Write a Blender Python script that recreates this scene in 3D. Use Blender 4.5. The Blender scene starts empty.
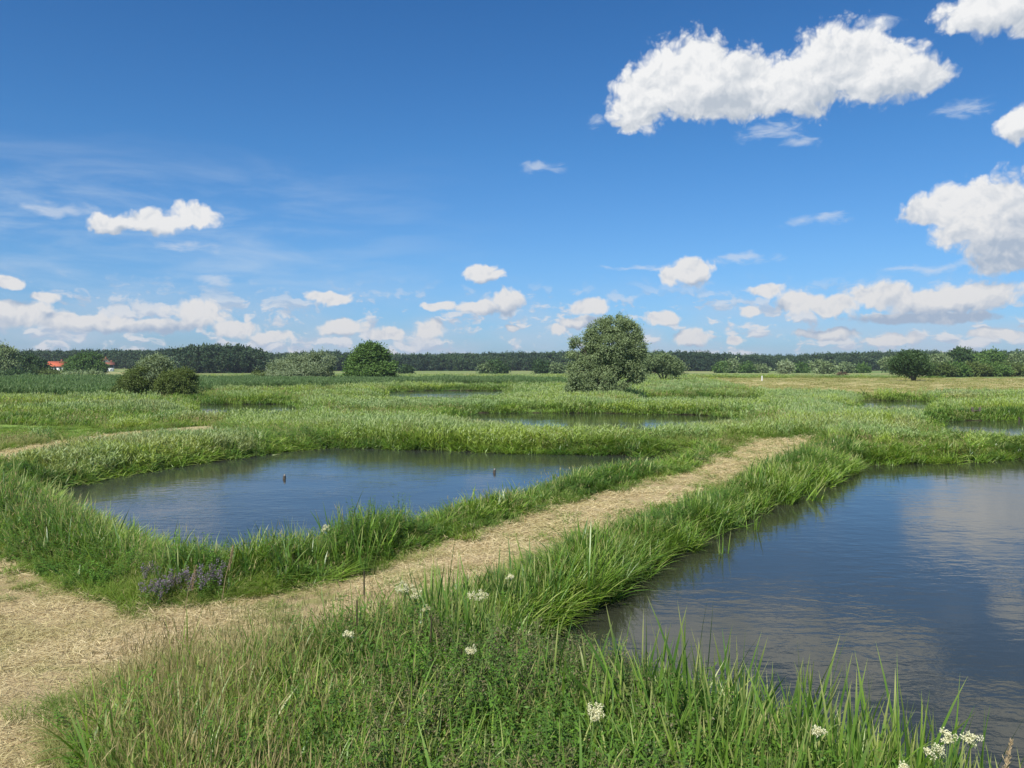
import bpy, math, random
import numpy as np
from math import radians, pi
random.seed(7)
RNG = np.random.default_rng(7)
S = bpy.context.scene
COL = S.collection

# ------------------------------------------------------------------ camera
H = 3.5                       # eye height above the water
F = 804.0                     # focal length in pixels
HOR = 366.0                   # image row of the horizon
PITCH = math.atan((384 - HOR) / F)
cd = bpy.data.cameras.new('camera')
cd.sensor_width = 36.0
cd.lens = 36.0 * F / 1024.0
cd.clip_start = 0.1
cd.clip_end = 12000
cam = bpy.data.objects.new('camera', cd)
cam.location = (0, 0, H)
cam.rotation_euler = (pi / 2 - PITCH, 0, 0)
COL.objects.link(cam)
S.camera = cam

# ------------------------------------------------------------------ sun, sky, exposure
SUN_EL, SUN_AZ = radians(48), radians(208)        # azimuth clockwise from +Y: behind the viewer, to the left
sun_dir = np.array([math.sin(SUN_AZ) * math.cos(SUN_EL), math.cos(SUN_AZ) * math.cos(SUN_EL), math.sin(SUN_EL)])
sl = bpy.data.lights.new('sun', 'SUN')
sl.energy = 5.0
sl.angle = radians(0.55)
sl.color = (1.0, 0.955, 0.88)
sun = bpy.data.objects.new('sun', sl)
from mathutils import Vector, Matrix
sun.rotation_euler = Vector(tuple(sun_dir)).to_track_quat('Z', 'Y').to_euler()
COL.objects.link(sun)
S.view_settings.view_transform = 'Standard'
S.view_settings.look = 'None'
S.view_settings.exposure = 0.35
S.view_settings.gamma = 1.0
S.cycles.use_denoising = True
S.cycles.max_bounces = 6
S.cycles.diffuse_bounces = 3
S.cycles.glossy_bounces = 3
S.cycles.transmission_bounces = 3
S.cycles.transparent_max_bounces = 6
S.cycles.sample_clamp_indirect = 4.0
S.cycles.use_persistent_data = False

class NT:
    """tiny helper that writes math as nodes"""
    def __init__(s, tree):
        s.t = tree; s.n = tree.nodes; s.l = tree.links
    def node(s, typ, **kw):
        n = s.n.new(typ)
        for k, v in kw.items():
            setattr(n, k, v)
        return n
    def put(s, sock, v):
        if isinstance(v, bpy.types.NodeSocket):
            s.l.new(v, sock)
        elif v is not None:
            sock.default_value = v
    def m(s, op, a, b=None, c=None, clamp=False):
        n = s.node('ShaderNodeMath', operation=op, use_clamp=clamp)
        s.put(n.inputs[0], a); s.put(n.inputs[1], b)
        if c is not None: s.put(n.inputs[2], c)
        return n.outputs[0]
    def v(s, op, a, b=None, c=None):
        n = s.node('ShaderNodeVectorMath', operation=op)
        s.put(n.inputs[0], a)
        if b is not None: s.put(n.inputs[1], b)
        if c is not None: s.put(n.inputs[2], c)
        return n.outputs['Value'] if op in ('DOT_PRODUCT', 'LENGTH', 'DISTANCE') else n.outputs['Vector']
    def ss(s, x, lo, hi, a=0.0, b=1.0):
        n = s.node('ShaderNodeMapRange', interpolation_type='SMOOTHSTEP')
        s.put(n.inputs[0], x); s.put(n.inputs[1], lo); s.put(n.inputs[2], hi); s.put(n.inputs[3], a); s.put(n.inputs[4], b)
        return n.outputs[0]
    def noise(s, vec, scale, detail=3.0, rough=0.5, dist=0.0, dim='3D'):
        n = s.node('ShaderNodeTexNoise', noise_dimensions=dim)
        if vec is not None: s.put(n.inputs['Vector'], vec)
        n.inputs['Scale'].default_value = scale; n.inputs['Detail'].default_value = detail
        n.inputs['Roughness'].default_value = rough; n.inputs['Distortion'].default_value = dist
        return n.outputs['Fac'], n.outputs['Color']
    def mix(s, f, a, b):
        n = s.node('ShaderNodeMix', data_type='RGBA')
        s.put(n.inputs[0], f); s.put(n.inputs[6], a if isinstance(a, bpy.types.NodeSocket) else (*a, 1)); s.put(n.inputs[7], b if isinstance(b, bpy.types.NodeSocket) else (*b, 1))
        return n.outputs[2]

def pix_dir(px, py):
    """world direction seen at a pixel"""
    a = (px - 512) / F; b = (384 - py) / F
    c, s_ = math.cos(PITCH), math.sin(PITCH)
    d = np.array([a, c + b * s_, -s_ + b * c])
    return d / np.linalg.norm(d)

def azel(px, py):
    d = pix_dir(px, py)
    return math.atan2(d[0], d[1]), math.asin(d[2])

world = bpy.data.worlds.new('World')
S.world = world
world.use_nodes = True
SKY_STRENGTH = 0.0745
def build_sky():
    t = world.node_tree; t.nodes.clear(); N = NT(t)
    out = N.node('ShaderNodeOutputWorld')
    sky = N.node('ShaderNodeTexSky', sky_type='NISHITA')
    sky.sun_disc = False; sky.sun_elevation = SUN_EL; sky.sun_rotation = SUN_AZ
    sky.air_density = 1.0; sky.dust_density = 0.4; sky.ozone_density = 2.2
    tc = N.node('ShaderNodeTexCoord'); d = tc.outputs['Generated']
    sp = N.node('ShaderNodeSeparateXYZ'); N.put(sp.inputs[0], d)
    X, Y, Z = sp.outputs
    az = N.m('ARCTAN2', X, Y); el = N.m('ARCSINE', Z)
    cb = N.node('ShaderNodeCombineXYZ'); N.put(cb.inputs[0], az); N.put(cb.inputs[1], el)
    p0 = cb.outputs[0]
    # clear air: the sky texture with its blue deepened towards the zenith
    rp = N.node('ShaderNodeValToRGB'); N.put(rp.inputs[0], N.m('MULTIPLY', el, 2.0)); cr = rp.color_ramp
    stops = [(0.0, (0.53, 0.79, 1.28)), (0.25, (0.50, 0.87, 1.28)), (0.52, (0.39, 0.85, 1.27)), (0.92, (0.29, 0.75, 1.2))]
    while len(cr.elements) < len(stops): cr.elements.new(0.5)
    for e_, (pp, cc) in zip(cr.elements, stops): e_.position = pp; e_.color = (cc[0] / 1.3, cc[1] / 1.3, cc[2] / 1.3, 1)
    tint = N.v('SCALE', N.v('MULTIPLY', sky.outputs[0], rp.outputs[0])); tint.node.inputs['Scale'].default_value = 1.3
    def bgd(c):
        n = N.node('ShaderNodeBackground'); n.inputs['Strength'].default_value = SKY_STRENGTH; N.put(n.inputs['Color'], c); return n.outputs[0]
    def msh(f, a, b):
        n = N.node('ShaderNodeMixShader'); N.put(n.inputs[0], f); N.l.new(a, n.inputs[1]); N.l.new(b, n.inputs[2]); return n.outputs[0]
    # clouds beside and behind the view
    gn, _ = N.noise(d, 3.2, 5.0, 0.55, 0.3)
    outm = N.m('MAXIMUM', N.ss(N.m('ABSOLUTE', az), 0.66, 0.9), N.ss(el, 0.50, 0.66))
    ag = N.m('MULTIPLY', N.ss(gn, 0.54, 0.66), N.m('MULTIPLY', outm, 0.9))
    outside = bgd(N.mix(ag, tint, (8.2, 8.4, 8.7)))

    w1, wc = N.noise(p0, 24, 3.0, 0.55)
    p = N.v('ADD', p0, N.v('MULTIPLY_ADD', wc, (0.030, 0.026, 0.0), (-0.015, -0.013, 0)))
    def billow(q):
        vo = N.node('ShaderNodeTexVoronoi', feature='SMOOTH_F1', voronoi_dimensions='2D')
        N.put(vo.inputs['Vector'], q)
        vo.inputs['Scale'].default_value = 46; vo.inputs['Detail'].default_value = 2.0
        vo.inputs['Roughness'].default_value = 0.55; vo.inputs['Lacunarity'].default_value = 2.3
        vo.inputs['Smoothness'].default_value = 0.4
        return N.m('SUBTRACT', 1.0, vo.outputs['Distance'])
    big = [(640,100,36,36),(662,76,32,36),(700,72,44,40),(735,82,44,36),(765,90,44,30),(800,84,44,34),(830,66,44,42),(858,56,38,36),(886,72,44,32),(920,76,30,18),(630,124,20,14),(742,102,66,20),(690,100,50,22),
           (985,10,46,20),(1030,0,40,28),
           (1000,205,48,34),(960,208,38,26),(928,212,28,17),(1020,240,60,26),(1018,125,20,18),(985,225,50,24),
           (690,272,32,18),(672,276,20,12),
           (112,226,26,12),(150,221,34,13),(195,217,32,14),
           (485,272,26,14),(506,302,24,19),(480,308,34,12),(440,307,22,9),
           (330,297,32,9),(8,284,18,9),(44,299,18,7),
           (20,316,44,17),(70,322,40,11),(108,322,34,13),(160,326,60,11),(200,314,38,18),(235,330,30,11),(340,326,36,13),(388,333,24,11),(430,330,24,13),
           (590,306,26,14),(580,322,34,9),(660,318,26,13),(556,331,14,8),(512,330,12,6),(690,338,26,13),(738,338,14,9),(768,292,26,10),(800,302,36,15),(835,306,34,13),(748,311,13,8),
           (885,296,46,16),(930,300,50,18),(975,296,50,20),(1020,262,60,14),(930,318,90,9),(830,334,44,8),(995,335,26,8),(890,340,40,7),(270,338,30,8)]
    # the same clouds as whole bodies: which way a part of the body faces
    body = [(665,100,80,62),(705,84,70,62),(815,78,85,62),(885,78,75,46),(985,10,60,36),(1030,0,50,40),(990,228,95,66),(1018,125,30,24),(152,222,80,22),(496,300,50,30),(110,318,130,26),(830,308,80,26),(940,298,110,30),(590,310,50,24)] + [e for e in big if e[1] > 200 and not (e[0] > 890 and e[1] < 250) and e[2] < 45 and e[3] < 14 or e[:2] in ((690,272), (485,272), (660,318))]
    veils = [(770,133,42,15),(800,142,30,8),(880,22,24,10),(540,170,34,9),(965,106,34,12),(820,221,48,9),(742,259,46,7),(655,267,80,4),(60,210,50,9),(185,245,40,9),(215,280,26,7),(930,266,60,7),(600,120,16,9)]
    fine, _ = N.noise(p0, 62, 5.0, 0.62)
    tex, _ = N.noise(p0, 17, 2.5, 0.5)
    b0 = billow(p); b1 = billow(N.v('ADD', p, (-0.004, 0.008, 0.0)))
    gb = N.m('SUBTRACT', b0, b1)
    e1 = N.v('ADD', p, (-0.008, 0.018, 0.0))
    wn, _ = N.noise(N.v('MULTIPLY', p0, (1.0, 2.6, 1.0)), 34, 5.0, 0.62, 0.6)
    lowfac = N.ss(el, 0.0, 0.30)
    sh = N.mix(lowfac, (3.9, 4.9, 6.4), (5.3, 5.9, 6.7))
    hi = N.mix(lowfac, (7.9, 7.9, 8.0), (9.5, 9.55, 9.6))
    cn, _ = N.noise(N.v('MULTIPLY', p0, (1.0, 5.0, 1.0)), 5.5, 6.0, 0.6, 0.4)
    leftm = N.m('MULTIPLY', N.m('MULTIPLY', N.ss(az, 0.05, -0.45), N.ss(az, -0.74, -0.62)), N.m('MULTIPLY', N.ss(el, 0.04, 0.10), N.ss(el, 0.27, 0.16)))
    ac = N.m('MULTIPLY', N.ss(cn, 0.38, 0.76), N.m('MULTIPLY', leftm, 0.5))
    hq = N.v('MULTIPLY', p, (1.0, 2.4, 1.0))
    hn, _ = N.noise(hq, 24, 5.0, 0.6, 0.0)
    hn2, _ = N.noise(N.v('ADD', hq, (-0.004, 0.016, 0.0)), 24, 2.0, 0.6, 0.0)
    hn0, _ = N.noise(N.v('MULTIPLY', p0, (1.0, 3.2, 1.0)), 7, 2.0, 0.5, 0.0)
    hv = N.m('MULTIPLY_ADD', hn0, 0.55, N.m('MULTIPLY_ADD', b0, 0.16, hn))
    ah = N.m('MULTIPLY', N.ss(hv, 0.80, 0.93), N.m('MULTIPLY', N.m('MULTIPLY', N.ss(el, 0.115, 0.05), N.ss(el, 0.0, 0.02, 0.6, 1.0)), 0.9))
    hl = N.ss(N.m('SUBTRACT', hn, hn2), -0.10, 0.10)
    av0 = N.m('MULTIPLY', N.ss(hn0, 0.35, 0.6), N.ss(el, 0.12, 0.0, 0.0, 0.65))
    c = N.mix(ac, N.mix(ag, tint, (8.2, 8.4, 8.7)), (6.6, 7.6, 8.7))
    c = N.mix(av0, c, (5.4, 6.5, 7.9))
    c = N.mix(ah, c, N.mix(hl, (4.9, 5.8, 7.2), (7.9, 8.0, 8.3)))
    def field(q, cl):
        cur = None
        for (ca, ce, sx, sy) in cl:
            v = N.v('MULTIPLY_ADD', q, (sx, sy, 0.0), (-ca * sx, -ce * sy, 0.0))
            f = N.v('LENGTH', v)
            cur = f if cur is None else N.m('SMOOTH_MIN', cur, f, 0.3)
        return N.m('SUBTRACT', 1.0, cur)
    def cell(a0, a1, z0, z1):
        def pick(lst):
            r = []
            for (x, y, rx, ry) in lst:
                ca, ce = azel(x, y); wx, wy = rx / F * 1.7 + 0.03, ry / F * 1.7 + 0.04
                if ca + wx > a0 and ca - wx < a1 and ce + wy > z0 and ce - wy < z1: k_ = 0.86 if (y > 250 and lst is big) else 1.0; r.append((ca, ce, F / rx / k_, F / ry / k_))
            return r
        cc = c
        pv = pick(veils); pb = pick(big)
        if pv:
            av = N.ss(N.m('ADD', field(p, pv), N.m('MULTIPLY_ADD', wn, 1.9, -1.15)), 0.0, 0.9, 0.0, 0.55)
            cc = N.mix(av, cc, (7.2, 7.8, 8.6))
        if pb:
            f0 = field(p, pb); pe = pick(body) or pb; g0 = field(p, pe); f1 = field(e1, pe)
            dn = N.m('ADD', f0, N.m('MULTIPLY_ADD', b0, 0.34, -0.25))
            dn = N.m('ADD', dn, N.m('MULTIPLY_ADD', fine, 0.34, -0.15))
            alpha = N.ss(dn, -0.10, 0.24)
            g = N.m('MINIMUM', N.m('MAXIMUM', N.m('SUBTRACT', g0, f1), -0.26), 0.3)
            lit = N.m('MULTIPLY_ADD', g, 1.9, 0.50); lit = N.m('MULTIPLY_ADD', gb, 0.55, lit)
            lit = N.m('ADD', lit, N.m('MULTIPLY_ADD', tex, 0.9, -0.45))
            lit = N.m('MAXIMUM', N.m('MINIMUM', lit, 1.0), 0.0)
            cc = N.mix(alpha, cc, N.mix(lit, sh, hi))
        return bgd(cc)
    def split_az(cuts, z0, z1):
        cur = cell(cuts[0], cuts[1], z0, z1)
        for i in range(1, len(cuts) - 1):
            cur = msh(N.m('GREATER_THAN', az, cuts[i]), cur, cell(cuts[i], cuts[i + 1], z0, z1))
        return cur
    inner = msh(N.m('GREATER_THAN', el, 0.165), split_az([-0.75, -0.28, -0.02, 0.28, 0.75], -0.1, 0.165), split_az([-0.75, 0.05, 0.40, 0.75], 0.165, 0.66))
    inside = N.m('MULTIPLY', N.m('LESS_THAN', N.m('ABSOLUTE', az), 0.75), N.m('MULTIPLY', N.m('LESS_THAN', el, 0.66), N.m('GREATER_THAN', el, -0.02)))
    N.l.new(msh(inside, outside, inner), out.inputs[0])
build_sky()
world.cycles.sampling_method = 'MANUAL'
world.cycles.sample_map_resolution = 512

# ------------------------------------------------------------------ numeric helpers
def P(px, py, z=0.35):
    """ground point (x, y) under a pixel at height z"""
    d = pix_dir(px, py)
    k = (z - H) / d[2]
    return d[0] * k, d[1] * k

def at(px, dist):
    """x of a column of the photo at a given distance"""
    return (px - 512) / F * dist

def vnoise(x, y, seed=0):
    xi = np.floor(x).astype(np.int64); yi = np.floor(y).astype(np.int64)
    fx = x - xi; fy = y - yi
    fx = fx * fx * (3 - 2 * fx); fy = fy * fy * (3 - 2 * fy)
    def h(a, b):
        n = (a * 374761393 + b * 668265263 + seed * 974711) & 0xffffffff
        n = ((n ^ (n >> 13)) * 1274126177) & 0xffffffff
        return ((n ^ (n >> 16)) & 0xffff) / 65535.0
    return (h(xi, yi) * (1 - fx) + h(xi + 1, yi) * fx) * (1 - fy) + (h(xi, yi + 1) * (1 - fx) + h(xi + 1, yi + 1) * fx) * fy

def fbm(x, y, scale, seed=0, oct=3):
    s_ = 0; a = 1; tot = 0
    for o in range(oct):
        s_ = s_ + a * vnoise(x / scale * 2 ** o, y / scale * 2 ** o, seed + o * 17); tot += a; a *= 0.5
    return s_ / tot

def sdf(x, y, poly):
    """signed distance to a polygon, negative inside"""
    d2 = np.full(x.shape, 1e18); inside = np.zeros(x.shape, bool)
    n = len(poly)
    for i in range(n):
        ax, ay = poly[i]; bx, by = poly[(i + 1) % n]
        ex, ey = bx - ax, by - ay
        t = np.clip(((x - ax) * ex + (y - ay) * ey) / (ex * ex + ey * ey + 1e-12), 0, 1)
        d2 = np.minimum(d2, (x - ax - t * ex) ** 2 + (y - ay - t * ey) ** 2)
        if abs(ey) > 1e-12:
            c = ((ay > y) != (by > y)) & (x < ex * (y - ay) / ey + ax)
            inside ^= c
    d = np.sqrt(d2)
    return np.where(inside, -d, d)

def poly(pts, z):
    return [P(a, b, z) for a, b in pts]

PONDS = [poly(p, 0.0) for p in [
    [(12,494),(60,486),(120,475),(200,463),(262,454),(305,449),(330,447),(450,450),(560,454),(690,457),(676,467),(620,483),(530,506),(425,538),(330,570),(230,594),(165,588),(95,552),(30,515)],
    [(850,465),(1024,459),(1400,456),(1900,640),(1700,1200),(1080,960),(940,890),(800,815),(700,768),(625,732),(566,705),(512,706),(497,676),(512,644),(555,614),(610,587),(660,558),(698,532),(740,511),(790,494),(836,479)],
    [(470,413),(600,413),(700,415),(745,419),(752,430),(720,437),(640,446),(560,444),(480,437),(440,424)],
    [(640,399),(750,399),(770,402),(760,408),(640,408)],
    [(385,392),(430,390.5),(510,390.5),(512,404),(370,405)],
    [(188,404),(292,404),(308,412),(305,425),(186,425)],
    [(932,421),(1100,419),(1500,419),(1500,448),(1020,449),(925,441)],
    [(856,400),(932,401),(940,406),(932,418),(850,418)],
]]
PATH = poly([(-30,535),(60,588),(112,612),(200,610),(330,584),(400,560),(480,529),(600,494),(700,466),(738,447),(742,439),(818,439),(806,453),(745,481),(645,517),(560,554),(480,594),(400,629),(330,653),(250,667),(170,668),(105,688),(55,735),(30,800),(0,1100),(-1400,1100),(-900,640)], 0.35)
PATH2 = poly([(-200,462),(0,451),(60,443),(128,433),(172,428),(215,426),(218,432),(150,439),(64,455),(0,466),(-200,480)], 0.35)
HAY = poly([(690,378),(1400,378),(1400,398),(770,396)], 0.35)
GREENPATCH = poly([(-100,427),(40,428),(105,431),(100,441),(-100,447)], 0.2)

def zones(x, y):
    wob = (fbm(x, y, 1.3, 5) - 0.5) * 0.55 + (fbm(x, y, 0.35, 9) - 0.5) * 0.18
    dp = np.full(x.shape, 1e9)
    for q in PONDS:
        dp = np.minimum(dp, sdf(x, y, q))
    dp = dp + wob * np.clip(np.hypot(x, y) / 14, 0.5, 1.6)
    dpa = sdf(x, y, PATH) + (fbm(x, y, 0.8, 31) - 0.5) * 0.3
    dpb = sdf(x, y, PATH2) + (fbm(x, y, 1.5, 33) - 0.5) * 1.3
    return dp, dpa, dpb

def ss(x, a, b):
    t = np.clip((x - a) / (b - a), 0, 1)
    return t * t * (3 - 2 * t)

def height(x, y, dp=None):
    if dp is None: dp = zones(x, y)[0]
    r = np.hypot(x, y)
    out = 0.35 * ss(dp, -0.05, 0.9)
    inn = -0.55 * ss(-dp, -0.05, 1.2) - 0.02
    h = np.where(dp > 0, out, 0) + np.where(dp <= 0.05, inn, 0)
    h = h + ss(dp, 0.5, 2) * ((fbm(x, y, 2.5, 3) - 0.5) * 0.10)
    az = np.arctan2(x, y)
    rise = ss(az, -0.12, -0.36)
    h = h + ss(r, 380, 800) * 3.5 * rise + ss(r, 700, 2500) * 6
    return h

# ------------------------------------------------------------------ mesh helpers
def mesh_from(name, V, loops, sizes, mats=(), midx=None, attrs=None, smooth=False):
    me = bpy.data.meshes.new(name)
    V = np.asarray(V, dtype=np.float32); loops = np.asarray(loops, dtype=np.int32); sizes = np.asarray(sizes, dtype=np.int32)
    me.vertices.add(len(V)); me.vertices.foreach_set('co', V.ravel())
    me.loops.add(len(loops)); me.loops.foreach_set('vertex_index', loops)
    me.polygons.add(len(sizes))
    st = np.concatenate([[0], np.cumsum(sizes)[:-1]]).astype(np.int32)
    me.polygons.foreach_set('loop_start', st)
    if midx is not None: me.polygons.foreach_set('material_index', np.asarray(midx, dtype=np.int32))
    for m_ in mats: me.materials.append(m_)
    for k, a in (attrs or {}).items():
        at_ = me.attributes.new(k, 'FLOAT', 'POINT'); at_.data.foreach_set('value', np.asarray(a, dtype=np.float32))
    me.update(calc_edges=True); me.validate()
    if smooth: me.polygons.foreach_set('use_smooth', np.ones(len(me.polygons), dtype=bool))
    return me

class Bag:
    """collects pieces of geometry into one mesh"""
    def __init__(s): s.V = []; s.L = []; s.Z = []; s.M = []; s.T = []; s.R = []; s.n = 0
    def add(s, V, faces, mat=0, t=0.5, r=0.5):
        """V (n,3); faces (k,c) int array"""
        V = np.asarray(V, float).reshape(-1, 3); faces = np.asarray(faces, int)
        s.V.append(V); s.L.append((faces + s.n).ravel()); s.Z.append(np.full(len(faces), faces.shape[1])); s.M.append(np.full(len(faces), mat))
        s.T.append(np.broadcast_to(np.asarray(t, float), (len(V),))); s.R.append(np.broadcast_to(np.asarray(r, float), (len(V),)))
        s.n += len(V)
    def mesh(s, name, mats, smooth=False):
        return mesh_from(name, np.concatenate(s.V), np.concatenate(s.L), np.concatenate(s.Z), mats, np.concatenate(s.M), {'t': np.concatenate(s.T), 'rnd': np.concatenate(s.R)}, smooth)

def blades(B, rng, n, spread, L, W, lean, curve, seg=4, mat=0, origin=None, base_z=0.0, az=None, rnd=None):
    """n ribbon leaves growing from the ground"""
    if origin is None:
        a = rng.uniform(0, 2 * pi, n); rr = np.sqrt(rng.uniform(0, 1, n)) * spread
        ox, oy = rr * np.cos(a), rr * np.sin(a)
    else: ox = np.full(n, origin[0]) + rng.normal(0, spread, n); oy = np.full(n, origin[1]) + rng.normal(0, spread, n)
    az = rng.uniform(0, 2 * pi, n) if az is None else rng.normal(az, 0.5, n)
    ln = rng.uniform(*L, n); w = rng.uniform(*W, n); th = rng.uniform(*lean, n); cv = rng.uniform(*curve, n)
    tw = az + pi / 2 + rng.normal(0, 0.5, n)
    r = rng.uniform(0, 1, n) if rnd is None else np.full(n, rnd)
    px, py, pz = ox.copy(), oy.copy(), np.full(n, base_z)
    rows = []; ts = []
    for k in range(seg + 1):
        t = k / seg
        if k:
            ang = th + cv * ((k - 0.5) / seg) ** 1.4
            px = px + ln / seg * np.sin(ang) * np.cos(az); py = py + ln / seg * np.sin(ang) * np.sin(az); pz = pz + ln / seg * np.cos(ang)
        prof = (0.75 + 0.6 * t) * (1 - t ** 2.2) ** 0.8
        hw = w * 0.5 * prof
        if k < seg:
            rows.append(np.stack([px - hw * np.cos(tw), py - hw * np.sin(tw), pz], 1)); rows.append(np.stack([px + hw * np.cos(tw), py + hw * np.sin(tw), pz], 1)); ts += [t, t]
        else:
            rows.append(np.stack([px, py, pz], 1)); ts.append(1.0)
    c = len(rows)
    V = np.stack(rows, 1).reshape(-1, 3)
    base = (np.arange(n) * c)[:, None]
    q = np.concatenate([base + np.array([2 * k, 2 * k + 1, 2 * k + 3, 2 * k + 2]) for k in range(seg - 1)], 0) if seg > 1 else None
    tr = base + np.array([2 * seg - 2, 2 * seg - 1, 2 * seg])
    T = np.tile(np.array(ts), n); R = np.repeat(r, c)
    s0 = B.n
    B.add(V, q, mat, T, R)
    B.L.append((tr + s0).ravel()); B.Z.append(np.full(n, 3)); B.M.append(np.full(n, mat))
    return np.stack([px, py, pz], 1), r

def diamonds(B, pos, axis, nrm, ln, w, mat=0, t=0.7, r=0.5, mid=0.45):
    """leaf shapes: base, side, tip, side"""
    axis = axis / (np.linalg.norm(axis, axis=1, keepdims=True) + 1e-9)
    side = np.cross(axis, nrm); side /= (np.linalg.norm(side, axis=1, keepdims=True) + 1e-9)
    ln = np.broadcast_to(ln, (len(pos),))[:, None]; w = np.broadcast_to(w, (len(pos),))[:, None]
    V = np.stack([pos, pos + axis * ln * mid + side * w * 0.5, pos + axis * ln, pos + axis * ln * mid - side * w * 0.5], 1).reshape(-1, 3)
    f = (np.arange(len(pos)) * 4)[:, None] + np.arange(4)
    B.add(V, f, mat, np.repeat(np.broadcast_to(t, (len(pos),)), 4), np.repeat(np.broadcast_to(r, (len(pos),)), 4))

def tube(B, pts, radii, sides=6, mat=0, t=0.5, r=0.5):
    pts = [np.array(p, float) for p in pts]
    V = []
    for i, p in enumerate(pts):
        a = pts[min(i + 1, len(pts) - 1)] - pts[max(i - 1, 0)]
        a /= np.linalg.norm(a) + 1e-9
        u = np.cross(a, [0.3, 1, 0.2] if abs(a[2]) > 0.8 else [0, 0, 1]); u /= np.linalg.norm(u)
        w = np.cross(a, u)
        for k in range(sides):
            g = 2 * pi * k / sides
            V.append(p + radii[i] * (math.cos(g) * u + math.sin(g) * w))
    fs = []
    for i in range(len(pts) - 1):
        for k in range(sides):
            k2 = (k + 1) % sides
            fs.append([i * sides + k, i * sides + k2, (i + 1) * sides + k2, (i + 1) * sides + k])
    B.add(np.array(V), np.array(fs), mat, t, r)

def box(B, c, s_, rz=0, mat=0):
    c = np.array(c, float); hx, hy, hz = s_[0] / 2, s_[1] / 2, s_[2] / 2
    v = np.array([[sx * hx, sy * hy, sz * hz] for sx in (-1, 1) for sy in (-1, 1) for sz in (-1, 1)])
    R = np.array([[math.cos(rz), -math.sin(rz), 0], [math.sin(rz), math.cos(rz), 0], [0, 0, 1]])
    B.add(v @ R.T + c, [[0, 1, 3, 2], [4, 6, 7, 5], [0, 4, 5, 1], [2, 3, 7, 6], [0, 2, 6, 4], [1, 5, 7, 3]], mat)

def link(me, name, parent=None, loc=None, kind=None, label=None, cat=None, group=None):
    o = bpy.data.objects.new(name, me); COL.objects.link(o)
    if parent: o.parent = parent
    if loc is not None: o.location = loc
    for k, v in (('kind', kind), ('label', label), ('category', cat), ('group', group)):
        if v: o[k] = v
    return o

# ------------------------------------------------------------------ materials
def new_mat(name):
    m_ = bpy.data.materials.new(name); m_.use_nodes = True; m_.node_tree.nodes.clear()
    N = NT(m_.node_tree); out = N.node('ShaderNodeOutputMaterial')
    return m_, N, out

def foliage(name, a, b, c=None, base=None, transl=0.33, rough=0.55, spec=0.25, locscale=0.25, tip=None, vary=0.5, d=None):
    """leaf material: colour varies per leaf, per plant and over the land; the foot of a blade is browner and darkened, partly as painted shade"""
    m_, N, out = new_mat(name)
    rn = N.node('ShaderNodeAttribute', attribute_name='rnd').outputs['Fac']
    t = N.node('ShaderNodeAttribute', attribute_name='t').outputs['Fac']
    oi = N.node('ShaderNodeObjectInfo')
    f = N.m('MULTIPLY_ADD', rn, 0.6, N.m('MULTIPLY', oi.outputs['Random'], 0.4))
    col = N.mix(f, a, b)
    if c:
        lv = N.v('MULTIPLY', oi.outputs['Location'], (0.45, 1.0, 0.0))
        nf, _ = N.noise(lv, locscale, 3.0, 0.6)
        col = N.mix(N.ss(nf, 0.38, 0.62, 0.0, min(1.0, vary * 1.7)), col, c)
    if d:
        nd, _ = N.noise(N.v('MULTIPLY_ADD', oi.outputs['Location'], (0.5, 1.0, 0.0), (37.0, 11.0, 0.0)), locscale * 0.8, 4.0, 0.65)
        col = N.mix(N.ss(nd, 0.54, 0.68, 0.0, 0.75), col, d)
    if base: col = N.mix(N.ss(t, 0.45, 0.0, 0.0, 0.85), col, base)  # brownish foot, also darkened for contrast: shade between blades put into the colour
    if tip: col = N.mix(N.ss(N.m('ADD', t, N.m('MULTIPLY_ADD', rn, 0.5, -0.25)), 0.75, 1.1, 0.0, 0.8), col, tip)
    p = N.node('ShaderNodeBsdfPrincipled'); N.put(p.inputs['Base Color'], col)
    p.inputs['Roughness'].default_value = rough; p.inputs['Specular IOR Level'].default_value = spec
    tr = N.node('ShaderNodeBsdfTranslucent')
    hs = N.node('ShaderNodeMix', data_type='RGBA', blend_type='MULTIPLY'); hs.inputs[0].default_value = 1
    N.put(hs.inputs[6], col); hs.inputs[7].default_value = (1.25, 1.2, 0.55, 1)
    N.put(tr.inputs[0], hs.outputs[2])
    mx = N.node('ShaderNodeMixShader'); mx.inputs[0].default_value = transl
    N.l.new(p.outputs[0], mx.inputs[1]); N.l.new(tr.outputs[0], mx.inputs[2]); N.l.new(mx.outputs[0], out.inputs[0])
    return m_

def plain(name, a, b, scale=8.0, rough=0.85, bump=0.0, spec=0.3):
    m_, N, out = new_mat(name)
    tc = N.node('ShaderNodeTexCoord')
    nf, _ = N.noise(tc.outputs['Object'], scale, 5.0, 0.6)
    p = N.node('ShaderNodeBsdfPrincipled'); N.put(p.inputs['Base Color'], N.mix(N.ss(nf, 0.3, 0.7), a, b))
    p.inputs['Roughness'].default_value = rough; p.inputs['Specular IOR Level'].default_value = spec
    if bump:
        bp = N.node('ShaderNodeBump'); bp.inputs['Strength'].default_value = bump; bp.inputs['Distance'].default_value = 0.02
        N.put(bp.inputs['Height'], nf); N.l.new(bp.outputs[0], p.inputs['Normal'])
    N.l.new(p.outputs[0], out.inputs[0])
    return m_

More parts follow.
